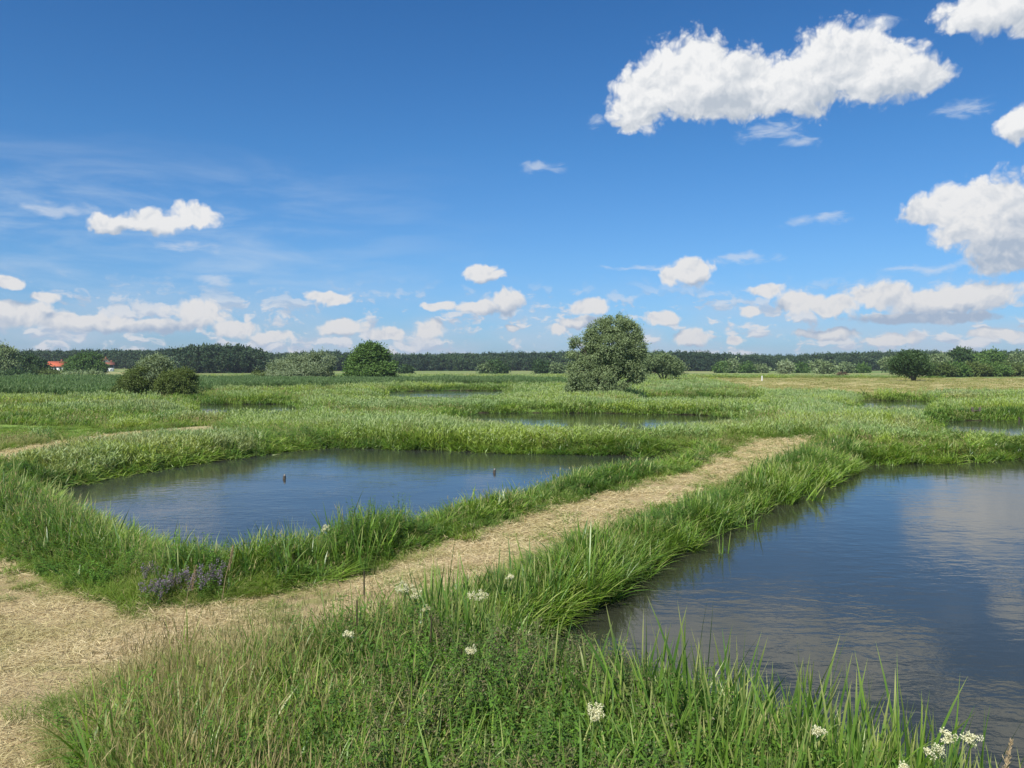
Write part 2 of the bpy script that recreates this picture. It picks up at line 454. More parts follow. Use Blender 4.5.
M = {}
M['sedge'] = foliage('sedge_leaf', (0.09, 0.20, 0.02), (0.29, 0.43, 0.045), (0.06, 0.15, 0.022), base=(0.055, 0.07, 0.018), tip=(0.40, 0.43, 0.14), rough=0.42, spec=0.4, locscale=0.5, vary=0.45)  # base: brownish foot, painted darker as shade for contrast
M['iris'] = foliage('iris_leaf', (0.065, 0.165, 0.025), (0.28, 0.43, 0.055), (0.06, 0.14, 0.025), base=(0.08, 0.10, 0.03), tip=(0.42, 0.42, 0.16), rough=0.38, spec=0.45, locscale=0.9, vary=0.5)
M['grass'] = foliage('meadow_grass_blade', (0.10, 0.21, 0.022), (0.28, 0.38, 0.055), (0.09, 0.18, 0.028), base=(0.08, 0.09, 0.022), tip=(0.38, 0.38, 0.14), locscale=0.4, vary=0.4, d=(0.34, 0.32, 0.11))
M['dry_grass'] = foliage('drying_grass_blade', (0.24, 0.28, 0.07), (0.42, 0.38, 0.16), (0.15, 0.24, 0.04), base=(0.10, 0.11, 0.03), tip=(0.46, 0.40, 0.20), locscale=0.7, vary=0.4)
M['seed'] = foliage('seed_stalk', (0.30, 0.25, 0.11), (0.50, 0.38, 0.20), (0.30, 0.30, 0.11), transl=0.2)
M['nettle_seed'] = foliage('nettle_seed', (0.13, 0.12, 0.06), (0.22, 0.19, 0.10), transl=0.1)
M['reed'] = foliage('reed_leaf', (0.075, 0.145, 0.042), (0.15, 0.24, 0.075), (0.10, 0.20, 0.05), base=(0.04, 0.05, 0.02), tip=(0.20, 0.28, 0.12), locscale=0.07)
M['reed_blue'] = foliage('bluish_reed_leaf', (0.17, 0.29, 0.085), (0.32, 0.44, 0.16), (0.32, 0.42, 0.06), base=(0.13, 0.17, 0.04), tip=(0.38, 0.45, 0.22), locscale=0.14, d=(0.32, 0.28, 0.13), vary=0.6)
M['herb'] = foliage('herb_leaf', (0.055, 0.14, 0.018), (0.16, 0.31, 0.035), (0.10, 0.19, 0.03), rough=0.5, locscale=0.8)
M['nettle'] = foliage('nettle_leaf', (0.085, 0.152, 0.038), (0.145, 0.224, 0.053), (0.153, 0.136, 0.053), rough=0.6, locscale=0.8)
M['straw'] = foliage('cut_straw', (0.40, 0.30, 0.15), (0.84, 0.72, 0.44), (0.44, 0.39, 0.17), transl=0.15, locscale=1.4, vary=0.45)
M['vetch'] = foliage('purple_petal', (0.16, 0.12, 0.17), (0.24, 0.20, 0.25), transl=0.25)
M['cream'] = foliage('cream_petal', (0.64, 0.62, 0.38), (0.86, 0.83, 0.62), transl=0.3)
M['stem'] = foliage('green_stem', (0.10, 0.18, 0.04), (0.15, 0.22, 0.06), transl=0.05)
M['plume'] = foliage('dry_plume', (0.30, 0.22, 0.13), (0.42, 0.33, 0.2), transl=0.2)
M['cattail'] = plain('bulrush_head', (0.035, 0.035, 0.015), (0.06, 0.05, 0.022), 60)
M['bark'] = plain('bark', (0.06, 0.05, 0.035), (0.12, 0.10, 0.07), 9, bump=0.6)
M['willow'] = foliage('willow_leaf', (0.105, 0.155, 0.06), (0.27, 0.34, 0.16), transl=0.22)
M['willow_pale'] = foliage('pale_willow_leaf', (0.154, 0.209, 0.099), (0.319, 0.385, 0.220), transl=0.28)
M['broad'] = foliage('broad_leaf', (0.063, 0.130, 0.026), (0.133, 0.221, 0.048), transl=0.25)
M['dark'] = foliage('dark_leaf', (0.036, 0.075, 0.023), (0.078, 0.137, 0.039), transl=0.2)
M['olive'] = foliage('olive_leaf', (0.065, 0.10, 0.022), (0.14, 0.185, 0.042), transl=0.2)
M['pine'] = foliage('forest_needles', (0.021, 0.047, 0.022), (0.049, 0.088, 0.036), (0.065, 0.111, 0.039), transl=0.1, locscale=0.03)
M['russet'] = foliage('russet_leaf', (0.12, 0.09, 0.05), (0.2, 0.14, 0.08), transl=0.2)
M['post'] = plain('weathered_wood', (0.05, 0.04, 0.03), (0.10, 0.085, 0.065), 20, bump=0.4)
M['grey_wood'] = plain('grey_wood', (0.20, 0.18, 0.16), (0.30, 0.27, 0.24), 20, bump=0.4)
M['white'] = plain('white_paint', (0.62, 0.62, 0.60), (0.78, 0.78, 0.76), 5, 0.6)
M['roof_red'] = plain('red_roof_tile', (0.42, 0.09, 0.04), (0.55, 0.14, 0.06), 3, 0.8)
M['roof_brown'] = plain('brown_roof_tile', (0.20, 0.07, 0.045), (0.28, 0.11, 0.07), 3, 0.8)
M['pane'] = plain('window_pane', (0.03, 0.035, 0.04), (0.05, 0.055, 0.06), 2, 0.1)

# ground: one sheet; the zones come as distances stored on the mesh
def ground_mat():
    m_, N, out = new_mat('ground_soil')
    geo = N.node('ShaderNodeNewGeometry'); pos = geo.outputs['Position']
    A = lambda n: N.node('ShaderNodeAttribute', attribute_name=n).outputs['Fac']
    dp, dpa, dpb, hay, far, patch = A('d_pond'), A('d_path'), A('d_path_far'), A('d_hay'), A('r'), A('d_patch')
    n1, _ = N.noise(pos, 7.0, 5.0, 0.6); n2, _ = N.noise(pos, 1.1, 4.0, 0.6); n3, _ = N.noise(pos, 45.0, 4.0, 0.7)
    n4, _ = N.noise(pos, 0.05, 5.0, 0.6); n5, _ = N.noise(N.v('MULTIPLY', pos, (0.25, 1.0, 1.0)), 0.035, 4.0, 0.55)
    soil = N.mix(n1, (0.030, 0.036, 0.012), (0.055, 0.075, 0.02))
    marsh = N.mix(N.ss(n4, 0.35, 0.65), (0.09, 0.17, 0.03), (0.15, 0.22, 0.05))
    field = N.mix(N.ss(n5, 0.40, 0.60), (0.12, 0.20, 0.045), (0.30, 0.29, 0.12))
    base = N.mix(N.ss(far, 18, 60), soil, marsh); base = N.mix(N.ss(far, 170, 230), base, field)
    straw = N.mix(N.ss(n3, 0.3, 0.72), (0.28, 0.20, 0.10), (0.56, 0.45, 0.25))
    straw = N.mix(N.ss(n2, 0.52, 0.66, 0, 0.7), straw, (0.20, 0.22, 0.06))
    straw = N.mix(N.ss(n2, 0.42, 0.30, 0, 0.5), straw, (0.20, 0.125, 0.06))
    jit = N.m('MULTIPLY_ADD', n1, 0.30, -0.15)
    c = N.mix(N.ss(N.m('ADD', dpa, jit), 0.12, -0.05), base, straw)
    c = N.mix(N.ss(N.m('ADD', dpb, jit), 0.3, -0.2), c, (0.42, 0.35, 0.18))
    hayc = N.mix(N.ss(n5, 0.35, 0.65), (0.50, 0.40, 0.19), (0.36, 0.33, 0.13))
    c = N.mix(N.ss(N.m('ADD', hay, N.m('MULTIPLY_ADD', n4, 20, -10)), 6, -6), c, hayc)
    c = N.mix(N.ss(patch, 0.8, -0.6), c, (0.20, 0.30, 0.06))
    mud = (0.045, 0.036, 0.022)
    c = N.mix(N.ss(dp, 0.35, 0.05), c, mud)
    p = N.node('ShaderNodeBsdfPrincipled'); N.put(p.inputs['Base Color'], c); p.inputs['Roughness'].default_value = 0.95
    p.inputs['Specular IOR Level'].default_value = 0.15
    bp = N.node('ShaderNodeBump'); bp.inputs['Strength'].default_value = 0.8; bp.inputs['Distance'].default_value = 0.03
    N.put(bp.inputs['Height'], N.m('ADD', n1, n3)); N.l.new(bp.outputs[0], p.inputs['Normal'])
    N.l.new(p.outputs[0], out.inputs[0])
    return m_

def water_mat(name, ripple, col, sc):
    m_, N, out = new_mat(name)
    geo = N.node('ShaderNodeNewGeometry'); pos = geo.outputs['Position']
    q = N.v('MULTIPLY', pos, (1.0, 2.2, 1.0))
    a, _ = N.noise(q, sc, 3.0, 0.55, 0.3)
    b, _ = N.noise(pos, sc * 3.1, 3.0, 0.6)
    g, _ = N.noise(pos, 0.35, 3.0, 0.5)
    h = N.m('MULTIPLY', N.m('MULTIPLY_ADD', b, 0.4, a), N.ss(g, 0.35, 0.65, 0.35, 1.0))
    bp = N.node('ShaderNodeBump'); bp.inputs['Strength'].default_value = 1.0; bp.inputs['Distance'].default_value = ripple
    N.put(bp.inputs['Height'], h)
    p = N.node('ShaderNodeBsdfPrincipled'); p.inputs['Base Color'].default_value = (*col, 1)
    p.inputs['Roughness'].default_value = 0.07; p.inputs['IOR'].default_value = 1.333
    N.l.new(bp.outputs[0], p.inputs['Normal']); N.l.new(p.outputs[0], out.inputs[0])
    return m_

# ------------------------------------------------------------------ ground and water
def build_ground():
    rs = [1.0]
    while rs[-1] < 9000:
        r = rs[-1]
        rs.append(r * (1.009 if r < 70 else 1.02 if r < 300 else 1.06))
    rs = np.array(rs)
    th = np.concatenate([np.arange(-180, -44, 4.0), np.arange(-44, 44, 0.3), np.arange(44, 180, 4.0)])
    th = np.radians(th)
    R, T = np.meshgrid(rs, th, indexing='ij')
    x = (R * np.sin(T)).ravel(); y = (R * np.cos(T)).ravel()
    dp, dpa, dpb = zones(x, y)
    z = height(x, y, dp)
    nr, nt = len(rs), len(th)
    i = np.arange(nr - 1)[:, None] * nt; j = np.arange(nt)[None, :]; j2 = (j + 1) % nt
    q = np.stack([i + j, i + nt + j, i + nt + j2, i + j2], -1).reshape(-1, 4)
    V = np.stack([x, y, z], 1)
    V = np.concatenate([V, [[0, 0, 0.35]]])
    c0 = len(V) - 1
    tri = np.stack([np.full(nt, c0), np.arange(nt), (np.arange(nt) + 1) % nt], 1)
    loops = np.concatenate([q[:, ::-1].ravel(), tri[:, ::-1].ravel()]); sizes = np.concatenate([np.full(len(q), 4), np.full(len(tri), 3)])
    ext = lambda a, v: np.append(a, v)
    attrs = {'d_pond': ext(dp, 9), 'd_path': ext(dpa, 9), 'd_path_far': ext(dpb, 9), 'd_hay': ext(sdf(x, y, HAY), 99), 'r': ext(np.hypot(x, y), 0), 'd_patch': ext(sdf(x, y, GREENPATCH), 9)}
    me = mesh_from('ground', V, loops, sizes, [ground_mat()], None, attrs, True)
    link(me, 'ground', kind='structure', label='soil and mown tracks of the marsh between the ponds')
build_ground()

wl = water_mat('rippled_pond_water', 0.011, (0.034, 0.038, 0.032), 2.0)
wr = water_mat('calm_pond_water', 0.008, (0.032, 0.034, 0.022), 1.5)
wlab = ['rippled blue pond left of the mown path', 'large dark pond right of the mown path reflecting clouds', 'narrow pond strip in front of the big willow', 'thin pond right of the big willow', 'far pond in front of the central wood', 'small far pond on the left', 'pond with wooden sluice at the right edge', 'thin dark pond before the hay field']
for k, q in enumerate(PONDS):
    cx = np.mean([a for a, b in q]); cy = np.mean([b for a, b in q])
    ring = []
    n = len(q)
    for i in range(n):                      # grow the sheet 1.2 m into the bank, where the ground lies above it
        ax, ay = q[i - 1]; bx, by = q[i]; ex, ey = q[(i + 1) % n]
        d1 = np.array([bx - ax, by - ay]); d2 = np.array([ex - bx, ey - by]); d1 /= np.linalg.norm(d1); d2 /= np.linalg.norm(d2)
        nn = np.array([d1[1] + d2[1], -(d1[0] + d2[0])]); nn /= np.linalg.norm(nn) + 1e-9
        area = sum(q[a][0] * q[(a + 1) % n][1] - q[(a + 1) % n][0] * q[a][1] for a in range(n))
        if area < 0: nn = -nn
        ring.append((bx + nn[0] * 0.8, by + nn[1] * 0.8, 0.0))
    me = bpy.data.meshes.new('pond_water'); me.from_pydata(ring, [], [list(range(n))] if area > 0 else [list(range(n))[::-1]])
    me.materials.append(wl if k in (0, 4) else wr); me.update()
    link(me, 'pond_water', kind='structure', label=wlab[k])

# ------------------------------------------------------------------ plants scattered in masses
def source(name, B, mats):
    o = bpy.data.objects.new(name, B.mesh(name, mats))
    return o

def scatter(name, label, sources, pts, spin, tilt, tilt_az, scl, idx):
    """one object of kind stuff: points that carry plants"""
    if len(pts) == 0: return
    me = bpy.data.meshes.new(name)
    me.vertices.add(len(pts)); me.vertices.foreach_set('co', np.asarray(pts, np.float32).ravel())
    # world tilt after spin: R = Rz(ta) Ry(tilt) Rz(-ta) Rz(spin)
    ca, sa = np.cos(tilt_az), np.sin(tilt_az); ct, st = np.cos(tilt), np.sin(tilt); c2, s2 = np.cos(spin - tilt_az), np.sin(spin - tilt_az)
    R = np.empty((len(pts), 3, 3))
    R[:, 0, 0] = ca * ct * c2 - sa * s2; R[:, 0, 1] = -ca * ct * s2 - sa * c2; R[:, 0, 2] = ca * st
    R[:, 1, 0] = sa * ct * c2 + ca * s2; R[:, 1, 1] = -sa * ct * s2 + ca * c2; R[:, 1, 2] = sa * st
    R[:, 2, 0] = -st * c2; R[:, 2, 1] = st * s2; R[:, 2, 2] = ct
    e = np.stack([np.arctan2(R[:, 2, 1], R[:, 2, 2]), -np.arcsin(np.clip(R[:, 2, 0], -1, 1)), np.arctan2(R[:, 1, 0], R[:, 0, 0])], 1)
    a = me.attributes.new('rot', 'FLOAT_VECTOR', 'POINT'); a.data.foreach_set('vector', e.astype(np.float32).ravel())
    a = me.attributes.new('scl', 'FLOAT_VECTOR', 'POINT'); a.data.foreach_set('vector', np.asarray(scl, np.float32).ravel())
    a = me.attributes.new('idx', 'INT', 'POINT'); a.data.foreach_set('value', np.asarray(idx, np.int32))
    me.update()
    o = link(me, name, kind='stuff', label=label)
    cl = bpy.data.collections.new(name + '_sources')
    for s_ in sources: cl.objects.link(s_)
    ng = bpy.data.node_groups.new(name + '_nodes', 'GeometryNodeTree')
    ng.interface.new_socket('Geometry', in_out='INPUT', socket_type='NodeSocketGeometry'); ng.interface.new_socket('Geometry', in_out='OUTPUT', socket_type='NodeSocketGeometry')
    nn = ng.nodes; L = ng.links
    gi = nn.new('NodeGroupInput'); go = nn.new('NodeGroupOutput'); ip = nn.new('GeometryNodeInstanceOnPoints'); ci = nn.new('GeometryNodeCollectionInfo')
    ci.inputs['Collection'].default_value = cl; ci.inputs['Separate Children'].default_value = True; ci.inputs['Reset Children'].default_value = True
    ip.inputs['Pick Instance'].default_value = True
    def na(nm, ty):
        n = nn.new('GeometryNodeInputNamedAttribute'); n.data_type = ty; n.inputs['Name'].default_value = nm; return n.outputs['Attribute']
    e2r = nn.new('FunctionNodeEulerToRotation')
    L.new(na('rot', 'FLOAT_VECTOR'), e2r.inputs[0]); L.new(e2r.outputs[0], ip.inputs['Rotation'])
    L.new(na('scl', 'FLOAT_VECTOR'), ip.inputs['Scale']); L.new(na('idx', 'INT'), ip.inputs['Instance Index'])
    L.new(gi.outputs[0], ip.inputs['Points']); L.new(ci.outputs[0], ip.inputs['Instance']); L.new(ip.outputs[0], go.inputs[0])
    md = o.modifiers.new('plants', 'NODES'); md.node_group = ng
    return o

def ring_points(rng, r0, r1, dens, half=40):
    a = radians(half)
    n = int(dens * a * (r1 * r1 - r0 * r0))
    r = np.sqrt(rng.uniform(r0 * r0, r1 * r1, n)); t = rng.uniform(-a, a, n)
    return r * np.sin(t), r * np.cos(t), r

def mk(kind, lod, seed):
    """source tufts; lod 0 near, 1 middle, 2 far"""
    rng = np.random.default_rng(seed); B = Bag()
    if kind == 'sedge':
        n, sp, w = [(28, 0.12, (0.010, 0.022)), (36, 0.26, (0.016, 0.032)), (46, 0.75, (0.035, 0.06))][lod]
        blades(B, rng, n, sp, (0.55, 1.0), w, (0.02, 0.35), (0.3, 1.5), [6, 5, 4][lod])
        blades(B, rng, n // 3, sp, (0.25, 0.5), w, (0.2, 0.8), (0.3, 1.2), 3)
        mats = [M['sedge']]
    elif kind in ('grass', 'seed_grass'):
        n, sp, w = [(60, 0.13, (0.0025, 0.006)), (60, 0.30, (0.008, 0.015)), (60, 0.9, (0.03, 0.05))][lod]
        blades(B, rng, n, sp, (0.28, 0.62), w, (0.02, 0.5), (0.2, 1.6), [5, 4, 3][lod])
        few = kind == 'grass'
        tips, r = blades(B, rng, [1, 1, 1][lod] if few else [10, 9, 7][lod], sp, (0.55, 0.85), (w[0] * 0.5, w[0] * 0.8), (0.02, 0.22), (0.0, 0.5), 3, mat=1)
        ax = rng.normal(0, 0.25, tips.shape); ax[:, 2] += 1
        for q in range(2):
            diamonds(B, tips - ax * 0.07, ax, rng.normal(0, 1, tips.shape), rng.uniform(0.08, 0.15, len(tips)), w[1] * 1.1, 1, 0.9, r)
        mats = [M['grass'] if few else M['dry_grass'], M['seed']]
    elif kind in ('reed', 'reed_blue'):
        n, sp, w = [(12, 0.12, (0.012, 0.02)), (16, 0.30, (0.022, 0.034)), (26, 0.9, (0.05, 0.09))][lod]
        a = rng.uniform(0, 2 * pi, n); rr = np.sqrt(rng.uniform(0, 1, n)) * sp
        for i in range(n):
            ox, oy = rr[i] * math.cos(a[i]), rr[i] * math.sin(a[i]); hh = rng.uniform(0.7, 1.0); dx, dy = rng.normal(0, 0.05, 2)
            g = rng.uniform(0, 2 * pi); sw = w[0] * 0.35
            V = [[ox - sw * math.cos(g), oy - sw * math.sin(g), 0], [ox + sw * math.cos(g), oy + sw * math.sin(g), 0], [ox + dx, oy + dy, hh]]
            r = rng.uniform()
            B.add(V, [[0, 1, 2]], 0, [0, 0, 1], r)
            k = 7 if lod < 2 else 5
            z = np.linspace(0.2, 0.97, k) * hh
            pos = np.stack([ox + dx * z / hh, oy + dy * z / hh, z], 1); b = rng.uniform(0, 2 * pi, k)
            ax = np.stack([np.cos(b), np.sin(b), rng.uniform(1.2, 4.0, k)], 1)
            diamonds(B, pos, ax, rng.normal(0, 1, (k, 3)), rng.uniform(0.18, 0.34, k), rng.uniform(*w, k), 0, z / hh, r, 0.35)
        mats = [M[kind]]
    elif kind == 'iris':
        n, sp, w = [(8, 0.07, (0.015, 0.030)), (15, 0.2, (0.022, 0.036))][lod]
        blades(B, rng, n, sp, (0.65, 1.1), w, (0.0, 0.22), (0.0, 0.55), 6)
        blades(B, rng, n // 3, sp, (0.5, 0.9), w, (0.1, 0.4), (0.8, 2.0), 6)
        mats = [M['iris']]
    elif kind in ('herb', 'nettle'):
        n = 7
        for i in range(n):
            a = rng.uniform(0, 2 * pi); rr = math.sqrt(rng.uniform()) * 0.14; ox, oy = rr * math.cos(a), rr * math.sin(a)
            hh = rng.uniform(0.35, 0.7); lx, ly = rng.normal(0, 0.08, 2)
            tube(B, [(ox, oy, 0), (ox + lx * .4, oy + ly * .4, hh * .5), (ox + lx, oy + ly, hh)], [0.004, 0.003, 0.0015], 3, 1, 0.5, rng.uniform())
            k = 15
            z = np.repeat(np.linspace(0.12, 1.0, k), 2) * hh; b = np.repeat(np.arange(k) * 1.57 + rng.uniform(0, 6), 2) + np.tile([0, pi], k) + rng.normal(0, .2, 2 * k)
            pos = np.stack([ox + lx * (z / hh) ** 1.3, oy + ly * (z / hh) ** 1.3, z], 1)
            ax = np.stack([np.cos(b), np.sin(b), rng.uniform(-0.3, 0.7, 2 * k)], 1); nm = np.stack([-ax[:, 0] * .3, -ax[:, 1] * .3, np.ones(2 * k)], 1) + rng.normal(0, .25, (2 * k, 3))
            s_ = (1.15 - 0.6 * z / hh)
            diamonds(B, pos, ax, nm, rng.uniform(0.05, 0.085, 2 * k) * s_, rng.uniform(0.02, 0.032, 2 * k) * s_, 0, z / hh, rng.uniform(0, 1, 2 * k), 0.4)
            if kind == 'nettle':
                zz = rng.uniform(0.65, 1.0, 26) * hh; pos = np.stack([ox + lx + rng.normal(0, .018, 26), oy + ly + rng.normal(0, .018, 26), zz], 1)
                diamonds(B, pos, rng.normal(0, 1, (26, 3)), rng.normal(0, 1, (26, 3)), 0.022, 0.009, 2, .9, rng.uniform(0, 1, 26))
        mats = [M[kind], M['stem'], M['nettle_seed']]
    elif kind == 'straw':
        n, sp, w, l = [(110, 0.30, (0.003, 0.007), (0.05, 0.16)), (110, 0.5, (0.006, 0.013), (0.08, 0.22))][lod]
        a = rng.uniform(0, 2 * pi, n); rr = np.sqrt(rng.uniform(0, 1, n)) * sp
        pos = np.stack([rr * np.cos(a), rr * np.sin(a), rng.uniform(0.004, 0.05, n)], 1)
        b = rng.uniform(0, 2 * pi, n); ax = np.stack([np.cos(b), np.sin(b), rng.normal(0.05, 0.22, n)], 1)
        diamonds(B, pos, ax, np.array([[0, 0, 1.0]]) + rng.normal(0, .4, (n, 3)), rng.uniform(*l, n), rng.uniform(*w, n), 0, .5, rng.uniform(0, 1, n), 0.5)
        mats = [M['straw']]
    elif kind == 'vetch':
        for i in range(9):
            a = rng.uniform(0, 2 * pi); rr = math.sqrt(rng.uniform()) * 0.18; ox, oy = rr * math.cos(a), rr * math.sin(a); hh = rng.uniform(0.3, 0.55)
            tube(B, [(ox, oy, 0), (ox, oy, hh)], [0.003, 0.0015], 3, 1)
            k = 40; z = hh - rng.uniform(0, 0.17, k) ** 1.0
            pos = np.stack([ox + rng.normal(0, .012, k), oy + rng.normal(0, .012, k), z], 1)
            diamonds(B, pos, rng.normal(0, 1, (k, 3)), rng.normal(0, 1, (k, 3)), 0.024, 0.015, 0, .5, rng.uniform(0, 1, k))
            k = 14; z = rng.uniform(0.05, 0.8, k) * hh; b = rng.uniform(0, 2 * pi, k)
            diamonds(B, np.stack([np.full(k, ox), np.full(k, oy), z], 1), np.stack([np.cos(b), np.sin(b), rng.uniform(0, .6, k)], 1), rng.normal(0, 1, (k, 3)), 0.07, 0.015, 2, .5, rng.uniform(0, 1, k))
        mats = [M['vetch'], M['stem'], M['herb']]
    return source(kind + '_tuft', B, mats)

ACC = {}
def lay(key, lod, x, y, hs, ws=1.0, tilt=(0.0, 0.25), wind=0.0, z=None):
    """remember plants of one kind at points x, y with height scale hs and width scale ws"""
    if len(x) == 0: return
    rng = RNG; n = len(x)
    z = height(x, y) if z is None else z
    ta = rng.uniform(0, 2 * pi, n); tl = rng.uniform(*tilt, n) + (rng.uniform(0, 1, n) < 0.12) * rng.uniform(0, 0.5, n)
    vx = tl * np.cos(ta) + wind; vy = tl * np.sin(ta) - 0.3 * wind
    hs = np.broadcast_to(hs, (n,)) * rng.uniform(0.8, 1.15, n); ws = np.broadcast_to(ws, (n,)) * rng.uniform(0.85, 1.2, n)
    ACC.setdefault(key, []).append((lod, np.stack([x, y, z], 1), rng.uniform(0, 2 * pi, n), np.hypot(vx, vy), np.arctan2(vy, vx), np.stack([ws, ws, hs], 1)))

BELTS = [poly(p, 0.3) for p in [
    [(-200,400),(0,400),(110,399),(195,397),(215,391),(300,390),(420,387),(560,386),(575,383),(300,382.5),(-200,384)],
]]
MIDREED = [poly(p, 0.3) for p in [
    [(770,403),(860,402),(1100,402),(1100,398),(770,397)],
    [(400,452),(640,455),(640,448),(520,446),(330,443),(330,447)],
    [(500,413),(760,413),(760,405),(500,405)],
    [(560,445),(735,437),(790,430),(770,405),(860,408),(920,420),(905,440),(860,462),(825,455),(700,440)],
]]

LOWZ = [poly(p, 0.3) for p in [
    [(-200,425),(0,425),(240,418),(250,445),(80,482),(-200,505)],
    [(360,400),(530,398),(560,432),(340,432)], [(180,412),(310,412),(345,450),(170,450)], [(620,404),(790,404),(780,418),(600,418)],
    [(470,430),(745,428),(660,470),(560,462),(470,455)], [(840,408),(950,408),(960,432),(840,425)], [(900,436),(1200,438),(1200,462),(900,464)]]]
CORNER = poly([(470,640),(560,600),(640,640),(660,740),(560,760),(480,720)], 0.3)
def cap(x, y, r, dpa):
    """how tall the plants get: lower on the narrow banks between the ponds"""
    f = np.where(r > 27, 0.74, 1.0)
    low = np.min([sdf(x, y, q) for q in LOWZ], axis=0)
    f = f * (0.72 + 0.28 * ss(low, -0.5, 2.0))
    strip = (dpa < 2.8) & (y > 13) & (y < 33) & (x > -2.0 + 0 * x) & (x < 0.62 * (y - 13.3) - 0.3 + 1.0)
    f = f * np.where(y < 20, 0.62 + 0.38 * ss(dpa, 0.1, 0.9), 1.0)
    corner = sdf(x, y, CORNER)
    f = f * (0.7 + 0.3 * ss(corner, -0.3, 0.4))
    return np.where(strip, f * 0.66, f)

def HERBZ(x, y):
    return ss(fbm(x, y, 1.7, 202), 0.40, 0.52) * (((x > -1.7) & (x < 1.3) & (y < 10.5)) | ((y > 10.5) & (y < 26) & (x < 12)))

